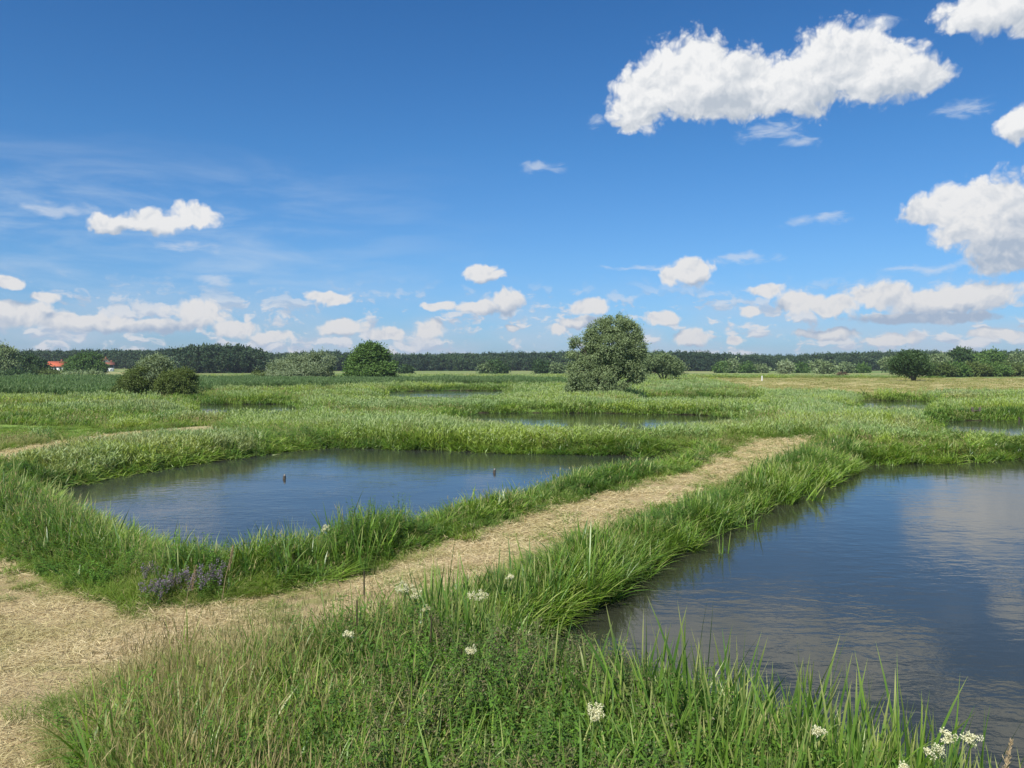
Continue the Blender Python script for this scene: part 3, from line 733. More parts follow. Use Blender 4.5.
def plant_all():
    rng = RNG
    # --- bands of distance: near tufts are fine and close, far ones coarse and wide apart
    for (r0, r1, dens, lod, w) in [(2.5, 9, 80, 0, 0.95), (9, 16, 56, 0, 1.05), (16, 26, 24, 1, 0.9), (26, 45, 12, 1, 1.15), (45, 80, 3.6, 2, 0.75), (80, 140, 1.5, 2, 1.0), (140, 240, 0.5, 2, 1.6)]:
        # meadow grass everywhere off path and water
        x, y, r = ring_points(rng, r0, r1, dens)
        dp, dpa, dpb = zones(x, y)
        hay = sdf(x, y, HAY); pt = sdf(x, y, GREENPATCH)
        hz = HERBZ(x, y)
        ok = (dp > 0.12) & (dpa > 0.02) & (dpb > 0.1) & (hay > 0) & (pt > 0) & (rng.uniform(0, 1, len(x)) > 0.45 * hz)
        edge = 0.5 + 0.5 * ss(dpa, 0.0, 0.6)
        patch = fbm(x, y, 6.0, 55)
        hs = edge * (0.42 + 0.55 * patch + 0.45 * fbm(x, y, 0.9, 61, 2)) * cap(x, y, r, dpa)
        strawy = (rng.uniform(0, 1, len(x)) < np.where((x < -1.0) & (r < 11), 0.80, 0.05) + 0.35 * ss(fbm(x, y, 4.0, 444), 0.55, 0.7) * (r > 14))
        lay('grass', lod, x[ok & ~strawy], y[ok & ~strawy], hs[ok & ~strawy], w, wind=0.12)
        lay('seed_grass', lod, x[ok & strawy], y[ok & strawy], hs[ok & strawy] * 1.15, w, wind=0.12)
        # short grass on the hay field
        ok = (hay <= 2) & (dp > 0.3) & (rng.uniform(0, 1, len(x)) < 0.4)
        lay('seed_grass', lod, x[ok], y[ok], 0.2, w)
        # sedge: along the water and in patches
        x, y, r = ring_points(rng, r0, r1, dens * 1.1)
        dp, dpa, dpb = zones(x, y); hay = sdf(x, y, HAY); pt = sdf(x, y, GREENPATCH)
        k = max(1.0, r0 / 22.0)
        shore = np.clip(1 - np.abs(dp - 0.25 * k) / (0.75 * k), 0, 1)
        patch = ss(fbm(x, y, 5.0, 77), 0.46, 0.62) * np.where(dp > 0, 1, 0) * np.where(r > 15, 0.9, 0.45)
        pr = np.maximum(shore * 1.5, patch) * (dpa > 0.12) * (dpb > 0.4) * (hay > 0) * (pt > 0.3) * (dp > -0.32)
        ok = (rng.uniform(0, 1, len(x)) < pr) & (rng.uniform(0, 1, len(x)) > 0.4 * HERBZ(x, y) * (r < 16))
        hs = (0.42 + 0.35 * fbm(x, y, 2.2, 91) + 0.45 * fbm(x, y, 0.8, 17, 2)) * (0.5 + 0.5 * ss(dpa, 0.1, 0.9)) * cap(x, y, r, dpa)
        leftbank = (x < -5) & (y < 40)
        lay('sedge', lod, x[ok & leftbank], y[ok & leftbank], hs[ok & leftbank], w, wind=0.34)
        lay('sedge', lod, x[ok & ~leftbank], y[ok & ~leftbank], hs[ok & ~leftbank], w, wind=0.06)
        # bluish reed patches in the middle distance
        if r0 >= 16:
            x, y, r = ring_points(rng, r0, r1, dens * 0.9)
            dp, dpa, dpb = zones(x, y); hay = sdf(x, y, HAY)
            m_ = np.min([sdf(x, y, q) for q in MIDREED], axis=0)
            pr = np.where(m_ < 0, 0.55, 0.8 * ss(fbm(x * 0.4, y, 5.0, 123), 0.50, 0.60))
            ok = (rng.uniform(0, 1, len(x)) < pr) & (dp > 0.15) & (dpa > np.where(r < 34, 3.2, 0.6)) & (dpb > 0.8) & (hay > 0) & (sdf(x, y, GREENPATCH) > .5)
            lay('reed_blue', lod, x[ok], y[ok], ((0.85 + 0.3 * fbm(x, y, 4, 8)) * cap(x, y, r, dpa))[ok], w, wind=0.1)
        if r1 > 60:
            x, y, r = ring_points(rng, r0, r1, dens * 3.0)
            m_ = np.min([sdf(x, y, q) for q in BELTS], axis=0)
            dp = zones(x, y)[0]
            ok = (m_ < 0) & (dp > 0.0)
            lay('reed', lod, x[ok], y[ok], (0.62 + 0.75 * fbm(x, y, 6, 4) + 0.15 * ss(x, -25, -60))[ok], w * 0.9, tilt=(0, 0.08), wind=0.06)
    # broad upright leaves of iris and bur-reed in clumps near the water
    for (r0, r1, dens, lod) in [(3.0, 20, 26, 0), (20, 45, 7, 1)]:
        x, y, r = ring_points(rng, r0, r1, dens)
        dp, dpa, dpb = zones(x, y); nz = fbm(x, y, 1.1, 505, 2)
        near = np.where((x > -1.6) & (r < 14), 1.0, 0.55)
        emerg = (dp < -0.25) & (dp > -0.9) & (rng.uniform(0, 1, len(x)) < 0.10)
        ok = ((dp > -0.25) | emerg) & (dp < 1.5) & (dpa > 0.18) & (rng.uniform(0, 1, len(x)) < ss(nz, 0.42, 0.60) * near)
        big = np.where((r < 11) & (dp < 0.8), 1.3, 1.0)
        lay('iris', lod, x[ok], y[ok], ((0.62 + 0.55 * nz) * big * cap(x, y, r, dpa))[ok] * (0.7 + 0.3 * ss(dpa, 0.1, 0.7))[ok], 1.0, tilt=(0, 0.16))
    x, y, r = ring_points(rng, 3.5, 12, 9)
    dp, dpa, dpb = zones(x, y); nz = fbm(x, y, 0.8, 909, 2)
    ok = (dp > 0.3) & (dpa > 0.5) & (nz > 0.56)
    lay('iris', 0, x[ok], y[ok], 0.85, 1.0, tilt=(0, 0.3)); 
    ok = (dp > 0.3) & (dpa > 0.3) & (nz < 0.42)
    lay('sedge', 0, x[ok], y[ok], 0.85, 1.0, tilt=(0, 0.3))
    # herbs near by
    x, y, r = ring_points(rng, 3.0, 28, 40)
    dp, dpa, dpb = zones(x, y)
    nz = fbm(x, y, 1.7, 202)
    mid = (x > -1.5) | (y > 9.6)
    ok = (dp > 0.05) & (dpa > 0.10) & ((x > -1.3) | (y > 9.6) | (nz > 0.6)) & (rng.uniform(0, 1, len(x)) < ss(nz, 0.36, 0.52) * np.where(mid, 1.0, 0.45))
    lay('herb', 0, x[ok], y[ok], ((0.85 + 0.6 * nz) * cap(x, y, r, dpa))[ok] * (0.55 + 0.45 * ss(dpa, 0.2, 0.8))[ok], 1.1)
    x, y, r = ring_points(rng, 3.5, 9, 42)
    dp, dpa, dpb = zones(x, y); nz = fbm(x, y, 1.2, 303)
    ok = (dp > 0.2) & (dpa > 0.5) & (x > -1.0) & (x < 1.2) & (y < 7.8) & (nz > 0.40)
    lay('nettle', 0, x[ok], y[ok], 1.15, 1.0)
    # purple vetch where the two banks meet
    vx, vy = P(172, 604)
    n = 11; x = vx + rng.normal(0, 0.30, n); y = vy + rng.normal(0, 0.16, n) + 0.25
    lay('vetch', 0, x, y, 0.85, 0.9)
    # straw on the paths and a few shoots between
    for (r0, r1, dens, lod) in [(2.5, 14, 34, 0), (14, 42, 9, 1)]:
        x, y, r = ring_points(rng, r0, r1, dens)
        dp, dpa, dpb = zones(x, y)
        ok = ((dpa < 0.12) | (dpb < 0.2)) & (dp > 0.2) & (rng.uniform(0, 1, len(x)) < 0.25 + 0.75 * ss(fbm(x, y, 0.9, 71), 0.30, 0.55))
        lay('straw', lod, x[ok], y[ok], 1.0, 1.0, tilt=(0, 0.05))
        x, y, r = ring_points(rng, r0, r1, 10 if lod == 0 else 5)
        dp, dpa, dpb = zones(x, y)
        ok = (dpa < 0.05) & (rng.uniform(0, 1, len(x)) < ss(fbm(x, y, 1.0, 66), 0.44, 0.62) * 0.9)
        lay('grass', lod, x[ok], y[ok], 0.2, 0.8)
        x, y, r = ring_points(rng, r0, r1, 14 if lod == 0 else 6)
        dp, dpa, dpb = zones(x, y)
        ok = (np.abs(dpa + 0.05) < 0.35) & (rng.uniform(0, 1, len(x)) < ss(fbm(x, y, 0.7, 68), 0.40, 0.58))
        lay('grass', lod, x[ok], y[ok], rng.uniform(0.2, 0.5, ok.sum()), 0.8)
    x, y, r = ring_points(rng, 20, 48, 6)
    ok = sdf(x, y, GREENPATCH) < 0
    lay('grass', 1, x[ok], y[ok], 0.25, 1.0)

plant_all()
INFO = {
    'iris': ('iris_leaves', 'broad upright iris leaves in clumps along the pond edges', 4),
    'seed_grass': ('seeding_grass', 'straw coloured seeding grass among the green on the banks', 3),
    'grass': ('meadow_grass', 'fine green meadow grass with straw coloured seed stalks round the ponds', 3),
    'sedge': ('sedge', 'broad bladed bright green sedge leaning over the pond edges', 3),
    'reed_blue': ('young_reeds', 'bluish green young reeds in the middle of the marsh', 3),
    'reed': ('reed_bed', 'tall dark reed bed across the marsh before the fields', 2),
    'herb': ('leafy_herbs', 'dark green leafy herbs on the near bank', 3),
    'nettle': ('nettles', 'seeding nettles at the foot of the picture', 2),
    'vetch': ('purple_vetch', 'purple flowering vetch on the bank beside the path fork', 2),
    'straw': ('mown_straw', 'dry cut straw lying on the mown path', 3),
}
for key, items in ACC.items():
    nm, lab, nv = INFO[key]
    lods = sorted({it[0] for it in items})
    src = []; first = {}
    for l in lods:
        first[l] = len(src)
        for v_ in range(nv):
            o = mk(key, l, 1000 + l * 10 + v_ + len(key) * 100)
            o.name = f'{nm}_tuft_{l}{v_}'            # the collection is read in name order
            src.append(o)
    pts = np.concatenate([it[1] for it in items]); spin = np.concatenate([it[2] for it in items]); tl = np.concatenate([it[3] for it in items]); ta = np.concatenate([it[4] for it in items]); sc = np.concatenate([it[5] for it in items])
    idx = np.concatenate([first[it[0]] + RNG.integers(0, nv, len(it[1])) for it in items])
    print('SCATTER', nm, len(pts))
    scatter(nm, lab, src, pts, spin, tl, ta, sc, idx)

# ------------------------------------------------------------------ trees
def gz(x, y):
    return float(height(np.array([float(x)]), np.array([float(y)]))[0])

def crown_geo(B, rng, lobes, n_clump, per, clump_r, leaf, mat=0, droop=0.0, inner=0.25):
    lb = np.array(lobes, float); gap = clump_r * 2.6
    vol = (lb[:, 3] * lb[:, 4] * lb[:, 5]) ** (2 / 3); pr = vol / vol.sum()
    C = []; D = []
    while len(C) < n_clump:
        k = rng.choice(len(lb), p=pr); L = lb[k]
        d = rng.normal(0, 1, 3); d /= np.linalg.norm(d)
        rad = 1 - abs(rng.normal(0, 0.16)) if rng.uniform() > inner else rng.uniform(0.2, 0.8)
        bump = 0.82 + 0.36 * float(vnoise(np.array([d[0] * 2.3 + k * 7 + 50]), np.array([d[1] * 2.3 + d[2] * 3.1 + 50]), 5)[0])
        c = L[:3] + d * L[3:6] * rad * bump
        q = (c - lb[:, :3]) / lb[:, 3:6]
        if (np.sum(q * q, 1) < 0.5).any() and rng.uniform() > inner: continue
        if c[2] < 0.15: continue
        if vnoise(np.array([c[0] / gap + 31]), np.array([(c[2] * 1.1 + c[1] * .6) / gap + 57]), 13)[0] < 0.20: continue
        C.append(c); D.append(d)
    C = np.array(C); D = np.array(D)
    n = n_clump * per
    g = rng.normal(0, 1, (n, 3)); g[:, 2] *= 0.75
    cr = np.repeat(clump_r * rng.uniform(0.6, 1.3, n_clump), per)[:, None]
    pos = np.repeat(C, per, 0) + g * cr * 0.6
    ax = rng.normal(0, 0.75, (n, 3)) + np.repeat(D, per, 0) * 0.8; ax[:, 2] -= droop
    nm = np.repeat(D, per, 0) * 0.9 + rng.normal(0, 0.6, (n, 3)); nm[:, 2] += 0.5
    cr_ = np.repeat(rng.uniform(0, 1, n_clump), per)
    diamonds(B, pos, ax, nm, rng.uniform(0.7, 1.3, n) * leaf[0], rng.uniform(0.7, 1.3, n) * leaf[1], mat, 0.6, np.clip(cr_ * 0.6 + rng.uniform(0, 0.4, n), 0, 1))

def make_tree(name, label, cat, x, y, lobes, n_clump, per, clump_r, leaf, mat, trunks=None, droop=0.0, group=None, seed=1, inner=0.25, z=None, trunk_r=0.18):
    rng = np.random.default_rng(seed)
    z = gz(x, y) - 0.05 if z is None else z
    root = link(None, name, loc=(x, y, z), label=label, cat=cat, group=group)
    B = Bag(); crown_geo(B, rng, lobes, n_clump, per, clump_r, leaf, 0, droop, inner)
    link(B.mesh('crown', [M[mat]]), 'crown', root)
    T = Bag()
    for (tx, ty) in (trunks or [(0, 0)]):
        for L in lobes:
            top = np.array(L[:3]) + [0, 0, L[5] * 0.3]
            b = np.array([tx, ty, -0.1]); mid = b * 0.35 + top * 0.45 + [0, 0, top[2] * 0.12]
            mid[:2] = b[:2] * 0.6 + top[:2] * 0.4
            tube(T, [b, (b + mid) / 2 + rng.normal(0, .04, 3), mid, top], [trunk_r * 1.2, trunk_r * .9, trunk_r * .6, trunk_r * .15], 7)
            for q in range(5):
                d = rng.normal(0, 1, 3); d /= np.linalg.norm(d); e = np.array(L[:3]) + d * np.array(L[3:6]) * 0.8
                tube(T, [mid, (mid + e) / 2 + rng.normal(0, .1, 3), e], [trunk_r * .4, trunk_r * .25, trunk_r * .06], 5)
    link(T.mesh('trunk', [M['bark']], True), 'trunk', root)
    return root

def px_tree(name, label, cat, dist, base_px, lobes_px, n_clump, per, clump_r, leaf, mat, depth=1.0, **kw):
    """lobes given as measured in the photo (px, py, rx, ry), turned into metres at the tree's distance"""
    x0 = at(base_px, dist); z0 = gz(x0, dist) - 0.05
    L = []
    rng = np.random.default_rng(kw.get('seed', 1) + 99)
    for (a, b, rx, ry) in lobes_px:
        cx = at(a, dist) - x0; cz = H - (b - HOR) / F * dist - z0
        rX = rx / F * dist; rZ = ry / F * dist
        L.append((cx, rng.uniform(-0.35, 0.35) * rX, cz, rX, rX * depth, rZ))
    return make_tree(name, label, cat, x0, dist, L, n_clump, per, clump_r, leaf, mat, z=z0, **kw)

# the big willow by the pond
px_tree('willow_tree', 'large grey-green willow standing alone behind the narrow middle pond', 'tree', 75, 604,
        [(616,327,14,11),(629,333,12,12),(601,331,12,11),(592,339,8,9),(637,349,8,14),(612,347,18,14),(594,358,15,12),(576,346,5,8),(571,352,4,6),(581,374,13,15),(602,379,17,14),(586,388,19,8),(621,365,12,9),(632,369,9,7),(638,377,6,5),(616,385,11,8),(626,351,11,11),(574,386,7,9)],
        1700, 50, 0.34, (0.20, 0.065), 'willow', droop=0.2, seed=6, trunk_r=0.11, inner=0.10)
px_tree('bushy_shrub', 'grey-green shrub right of the large willow', 'shrub', 150, 664, [(658,363,14,8),(671,366,12,7),(648,367,8,6)], 260, 40, 0.8, (0.4, 0.16), 'willow', seed=4)
px_tree('round_tree', 'round dark green broadleaf tree between the pale willow thicket and the large willow', 'tree', 150, 370,
        [(371,360,17,14),(358,366,11,12),(384,366,10,13),(370,372,22,9),(370,351,10,6)], 620, 40, 0.75, (0.42, 0.22), 'broad', seed=5, trunk_r=0.25)
px_tree('willow_thicket', 'wide pale grey-green willow thicket left of the round dark tree', 'shrub', 150, 302,
        [(321,364,11,12),(309,366,12,11),(294,367,11,11),(281,369,11,9),(300,374,30,7)], 620, 40, 0.75, (0.42, 0.14), 'willow_pale', seed=6, droop=0.2)
px_tree('low_bush', 'small dull bush at the left foot of the pale willow thicket', 'shrub', 152, 260, [(258,377,8,5),(264,377,6,4)], 60, 30, 0.6, (0.35, 0.16), 'olive', seed=7)
# the group at the left edge of the reed bed
px_tree('pale_willow', 'pale round-topped willow rising behind the dark round bush', 'tree', 79, 155, [(154,369,14,13),(150,376,17,12),(160,380,14,12),(148,386,16,10)], 520, 40, 0.42, (0.24, 0.085), 'willow_pale', seed=8)
px_tree('round_bush', 'dense olive round bush on the right of the pale willow', 'shrub', 77.5, 178, [(180,382,16,13),(170,385,14,12),(188,387,8,9)], 560, 40, 0.34, (0.18, 0.07), 'olive', seed=9)
px_tree('sloping_bush', 'dark olive sloping bush on the left of the pale willow', 'shrub', 78, 136, [(142,381,16,14),(129,387,14,10),(152,388,12,10),(120,392,8,5)], 520, 40, 0.34, (0.18, 0.07), 'olive', seed=10)
# far left trees
px_tree('edge_tree', 'tall grey-green tree at the left edge of the picture', 'tree', 210, 2, [(-4,358,14,12),(6,362,12,12),(0,370,18,9)], 420, 36, 1.0, (0.6, 0.28), 'willow', seed=11)
px_tree('dark_tree', 'dark low tree between the edge tree and the red roofed house', 'tree', 230, 30, [(26,364,12,9),(38,367,10,8),(30,372,22,6)], 360, 36, 1.0, (0.6, 0.3), 'dark', seed=12)
px_tree('broad_tree', 'broad dark green tree between the two houses', 'tree', 270, 84, [(78,365,10,8),(90,363,12,9),(98,368,7,7),(84,371,15,5)], 360, 36, 1.1, (0.7, 0.34), 'broad', seed=13)
px_tree('low_hedge_bush', 'low light green bush in front of the red roofed house', 'shrub', 220, 52, [(50,376,12,5),(62,378,12,4)], 120, 30, 0.8, (0.5, 0.25), 'olive', seed=14)
px_tree('low_hedge_bush', 'low light green bush in front of the broad tree', 'shrub', 215, 85, [(78,377,12,5),(94,377,10,5)], 120, 30, 0.8, (0.5, 0.25), 'willow', seed=15)
px_tree('low_hedge_bush', 'small bush at the left edge in front of the dark tree', 'shrub', 200, 10, [(6,376,14,5),(22,377,10,4)], 120, 30, 0.8, (0.5, 0.25), 'dark', seed=16)
# right side
px_tree('round_headed_tree', 'dark round-headed tree with short trunk standing on the hay field', 'tree', 168, 914,
        [(908,361,12,9),(922,364,11,9),(914,367,16,8),(901,364,8,7)], 440, 38, 0.75, (0.42, 0.2), 'dark', seed=17, trunk_r=0.3)
px_tree('meadow_bush', 'pale grey bush in front of the right hand wood', 'shrub', 330, 786, [(786,368,6,5)], 60, 30, 1.3, (0.9, 0.45), 'willow_pale', seed=18)
px_tree('meadow_bush', 'green round bush right of the pale grey bush', 'shrub', 320, 823, [(820,367,8,5),(828,368,6,4)], 80, 30, 1.3, (0.9, 0.45), 'willow', seed=19)
px_tree('meadow_bush', 'grey bush touching the left side of the round-headed tree', 'shrub', 300, 892, [(890,364,7,6),(898,367,7,5)], 80, 30, 1.2, (0.9, 0.45), 'willow', seed=20)
px_tree('heath_clump', 'brownish clump in the green field left of the round-headed tree', 'shrub', 230, 842, [(842,376,5,3)], 30, 26, 0.5, (0.4, 0.2), 'russet', seed=21)
for k, (a, b, rx, ry, mt, lb) in enumerate([
        (960,357,9,8,'dark','dark round-topped tree above the long hedge on the right'),
        (992,358,10,7,'broad','green tree above the long hedge near the right edge'),
        (975,361,14,6,'broad','low green tree between the two taller hedge trees'),
        (1018,361,12,6,'willow','grey-green tree at the right edge above the hedge'),
        (940,362,12,6,'willow','grey-green tree just right of the round-headed tree')]):
    px_tree('hedge_tree', lb, 'tree', 300, a, [(a, b, rx, ry), (a - rx * .5, b + ry * .6, rx * .8, ry * .8), (a + rx * .6, b + ry * .7, rx * .7, ry * .8)], 170, 34, 1.3, (0.85, 0.42), mt, seed=30 + k, group='trees above the long hedge')
for k, (a, mt) in enumerate([(938,'olive'),(955,'broad'),(972,'olive'),(990,'broad'),(1008,'olive'),(1026,'willow')]):
    px_tree('hedge_bush', ['leftmost bush of the long hedge, below the round-headed tree','second bush of the long hedge from the left','third bush of the long hedge, under the low green tree','fourth bush of the long hedge from the left','fifth bush of the long hedge, near the right edge','pale bush ending the hedge at the right edge'][k],
            'shrub', 230 + k * 2, a, [(a - 4, 370, 11, 6), (a + 5, 371, 11, 6)], 190, 32, 0.9, (0.6, 0.3), mt, seed=50 + k, group='bushes of the long hedge on the right')
for k, (a, b, s_) in enumerate([(722,368,5),(733,367,6),(745,369,5),(760,370,4),(800,370,5),(846,370,5),(862,370,4)]):
    px_tree('wood_edge_bush', ['bush','taller bush','low bush','tiny bush','small bush','rounded bush','last small bush'][k] + ' at the foot of the right hand wood, number %s from the left' % ['one','two','three','four','five','six','seven'][k],
            'shrub', 360, a, [(a, b, s_ * 1.3, s_), (a + 3, b + 1, s_, s_ * .8)], 60, 28, 1.5, (1.0, 0.5), ['broad','willow'][k % 2], seed=70 + k, group='bushes at the foot of the right hand wood')
for k, (a, b, s_) in enumerate([(497,368,7),(486,370,5),(541,368,6),(556,370,5),(405,371,3)]):
    px_tree('field_bush', ['dark bush on the field left of the large willow','low bush beside the dark field bush','bush at the wood left of the large willow','small bush just left of the large willow','tiny bush in the field right of the round tree'][k],
            'shrub', 330, a, [(a, b, s_ * 1.3, s_), (a + 3, b + 1, s_, s_ * .8)], 60, 28, 1.4, (0.95, 0.5), ['dark','willow'][k % 2], seed=90 + k)

# ------------------------------------------------------------------ the far wood
def forest():
    rng = RNG
    src = []
    for v_ in range(5):
        B = Bag(); r2 = np.random.default_rng(400 + v_)
        if v_ < 3:
            lob = [(0, 0, 9.0, 2.6, 2.6, 3.6), (r2.normal(0, .8), 0, 6.5, 3.1, 3.1, 3.0)]
        else:
            lob = [(0, 0, 8.5, 3.5, 3.5, 3.2), (1.6, 0.5, 6.8, 3.2, 3.0, 2.8), (-1.7, -.4, 6.2, 3.0, 3.0, 3.2)]
        crown_geo(B, r2, lob, 46, 16, 1.0, (1.15, 0.65), 0, 0, 0.15)
        tube(B, [(0, 0, -1), (0.1, 0, 5), (0, 0, 10)], [0.28, 0.2, 0.08], 5, 1)
        crown_geo(B, r2, [(0, 0, 3.0, 2.9, 2.9, 3.0)], 16, 14, 1.1, (1.2, 0.7), 0, 0, 0.15)
        o = source('forest_tree', B, [M['pine'], M['bark']]); o.name = f'forest_tree_{v_}'
        src.append(o)
    # front edge distance, top row of the wood in the photo, by column
    prof = [(-400,560,351),(0,600,351),(60,600,351),(120,560,351),(165,520,350),(180,378,349),(198,370,346),(236,372,346),(256,380,349),(274,470,354.5),(330,480,352),(345,500,353),(400,520,355),(470,520,354),(560,540,353),
            (600,520,352),(700,500,353),(740,520,355),(790,560,356),(830,580,354),(900,600,352.5),(1024,600,352),(1400,600,352)]
    ax_ = np.array([math.atan((p[0] - 512) / F) for p in prof]); D = np.array([p[1] for p in prof]); Tp = np.array([p[2] for p in prof])
    pts = []; scl = []
    for row in range(16):
        a = -0.78
        while a < 0.78:
            d = np.interp(a, ax_, D); tp = np.interp(a, ax_, Tp)
            rr = d + row * 5.5 + rng.normal(0, 1.6)
            aa = a + rng.normal(0, 0.8) / d
            x, y = rr * math.sin(aa), rr * math.cos(aa)
            pts.append((x, y, d, tp, row))
            a += 4.6 / d
    A = np.array(pts)
    z = height(A[:, 0], A[:, 1])
    dist_y = A[:, 1]
    want = H + (HOR - A[:, 3]) / F * dist_y - z          # tree height that reaches the skyline
    hs = want / 12.4 * rng.uniform(0.88, 1.05, len(A)) * np.where(A[:, 4] < 1, 0.8, 1.0)
    P3 = np.stack([A[:, 0], A[:, 1], z - 0.3], 1)
    n = len(A)
    ws = hs * rng.uniform(0.85, 1.15, n)
    idx = np.where(rng.uniform(0, 1, n) < np.where(A[:, 4] < 2, 0.5, 0.25), rng.integers(3, 5, n), rng.integers(0, 3, n))
    print('FOREST', n)
    scatter('far_wood', 'dark pine and broadleaf wood along the whole horizon', src, P3, rng.uniform(0, 6.28, n), np.zeros(n), np.zeros(n), np.stack([ws, ws, hs], 1), idx)
forest()

def haze():
    B = Bag(); box(B, (0, 400, 19), (3200, 2600, 44))
    m_, N, out = new_mat('thin_haze')
    v = N.node('ShaderNodeVolumePrincipled'); v.inputs['Color'].default_value = (0.80, 0.88, 1.0, 1); v.inputs['Density'].default_value = HAZE; v.inputs['Anisotropy'].default_value = 0.2
    N.l.new(v.outputs[0], out.inputs['Volume'])
    link(B.mesh('haze', [m_]), 'haze', kind='stuff', label='thin pale summer haze over the far fields')
HAZE = 0.00017
haze()

# ------------------------------------------------------------------ houses
def house(label, px, base_py, dist, w, d, wall_h, roof_h, rz, roof, name='farmhouse'):
    x = at(px, dist); z = H - (base_py - HOR) / F * dist
    root = link(None, name, loc=(x, dist, z), label=label, cat='house'); root.rotation_euler = (0, 0, rz)
    B = Bag(); box(B, (0, 0, wall_h / 2 - 3), (w, d, wall_h + 6))
    B.add([[-w/2, -d/2, wall_h], [-w/2, d/2, wall_h], [-w/2, 0, wall_h + roof_h - .1], [w/2, -d/2, wall_h], [w/2, d/2, wall_h], [w/2, 0, wall_h + roof_h - .1]], [[0, 2, 1], [3, 4, 5]])
    link(B.mesh('wall', [M['white']]), 'wall', root)
    R = Bag(); e = 0.5; t = 0.2
    for s_ in (-1, 1):
        o_ = s_ * (d / 2 + e); drop = roof_h * e / (d / 2)
        V = [[-w/2 - e, 0, wall_h + roof_h], [w/2 + e, 0, wall_h + roof_h], [w/2 + e, o_, wall_h - drop], [-w/2 - e, o_, wall_h - drop]]
        V += [[a, b, c + t] for a, b, c in V]
        R.add(V, [[0, 1, 2, 3], [4, 7, 6, 5], [0, 4, 5, 1], [2, 6, 7, 3], [1, 5, 6, 2], [0, 3, 7, 4]])
    ro = link(R.mesh('roof', [roof]), 'roof', root)
    Cn = Bag(); box(Cn, (w * .2, .6, wall_h + roof_h + .3), (.7, .7, 1.8)); link(Cn.mesh('chimney', [M['roof_brown']]), 'chimney', ro)
    for q in range(3):
        Wn = Bag(); box(Wn, (-w * .3 + q * w * .3, -d / 2 - .02, wall_h * .55), (1.1, .12, 1.3)); link(Wn.mesh('window', [M['pane']]), 'window', root)
    Wn = Bag(); box(Wn, (w / 2 + .02, 0, wall_h * .6), (.12, 1.1, 1.3)); link(Wn.mesh('window', [M['pane']]), 'window', root)
house('white farmhouse with bright red roof behind the dark left trees', 58, 371, 430, 8.5, 6.5, 2.7, 2.3, radians(8), M['roof_red'])
house('farmhouse with brown tiled roof and white gable right of the broad tree', 104, 368, 440, 8.0, 6.0, 2.6, 2.4, radians(-48), M['roof_brown'])
house('small white outbuilding beside the brown roofed farmhouse', 110, 369, 420, 3.6, 3.0, 2.4, 1.0, radians(30), M['roof_brown'], 'outbuilding')

# ------------------------------------------------------------------ small things on and by the water
def stake(label, px, py):
    x, y = P(px, py, 0.0)
    root = link(None, 'wooden_stake', loc=(x, y, 0), label=label, cat='stake', group='stakes standing in the left pond')
    B = Bag(); tube(B, [(0, 0, -.6), (0.01, 0, .02), (0.02, 0, .10)], [.05, .048, .04], 8); B.add([[0.02 + .04 * math.cos(k * pi / 4), .04 * math.sin(k * pi / 4), .10] for k in range(8)], [list(range(8))])
    link(B.mesh('post', [M['post']]), 'post', root)
    B = Bag(); tube(B, [(0.02, 0, .095), (0.022, 0, .15)], [.03, .022], 8); B.add([[0.022 + .022 * math.cos(k * pi / 4), .022 * math.sin(k * pi / 4), .15] for k in range(8)], [list(range(8))])
    link(B.mesh('cap', [M['grey_wood']]), 'cap', root)
stake('short dark stake with pale top in the left pond, the left one', 284, 479)
stake('short dark stake with pale top in the left pond, near its right bank', 494, 473)

def sluice():
    x, y = P(976, 420, 0.0)
    root = link(None, 'sluice_gate', loc=(x, y, 0), label='small wooden sluice with two dark posts at the far edge of the right hand pond', cat='sluice')
    for s_ in (-1, 1):
        B = Bag(); box(B, (s_ * .24, 0, .22), (.11, .11, 1.2)); link(B.mesh('post', [M['post']]), 'post', root)
    B = Bag(); box(B, (0, .02, .20), (.37, .05, .34)); link(B.mesh('plank', [M['grey_wood']]), 'plank', root)
    B = Bag(); box(B, (0, 0, .60), (.37, .06, .08)); link(B.mesh('crossbar', [M['post']]), 'crossbar', root)
sluice()
def post(label, px, py, h, m_, z=0.0, r=.05, name='wooden_post'):
    x, y = P(px, py, z); z0 = gz(x, y)
    B = Bag(); tube(B, [(0, 0, -.4), (0, 0, h)], [r, r * .9], 8); B.add([[r * .9 * math.cos(k * pi / 4), r * .9 * math.sin(k * pi / 4), h] for k in range(8)], [list(range(8))])
    link(B.mesh(name, [m_]), name, loc=(x, y, z0), label=label, cat='post')
post('dark upright post in the sedge right of the sluice', 1019, 421, .75, M['post'])
post('short white marker post in the marsh right of the large willow', 631, 392, .95, M['white'], .35, .09, 'marker_post')
post('short white marker post at the left end of the hay field', 762, 381, 1.1, M['white'], .35, .13, 'marker_post')

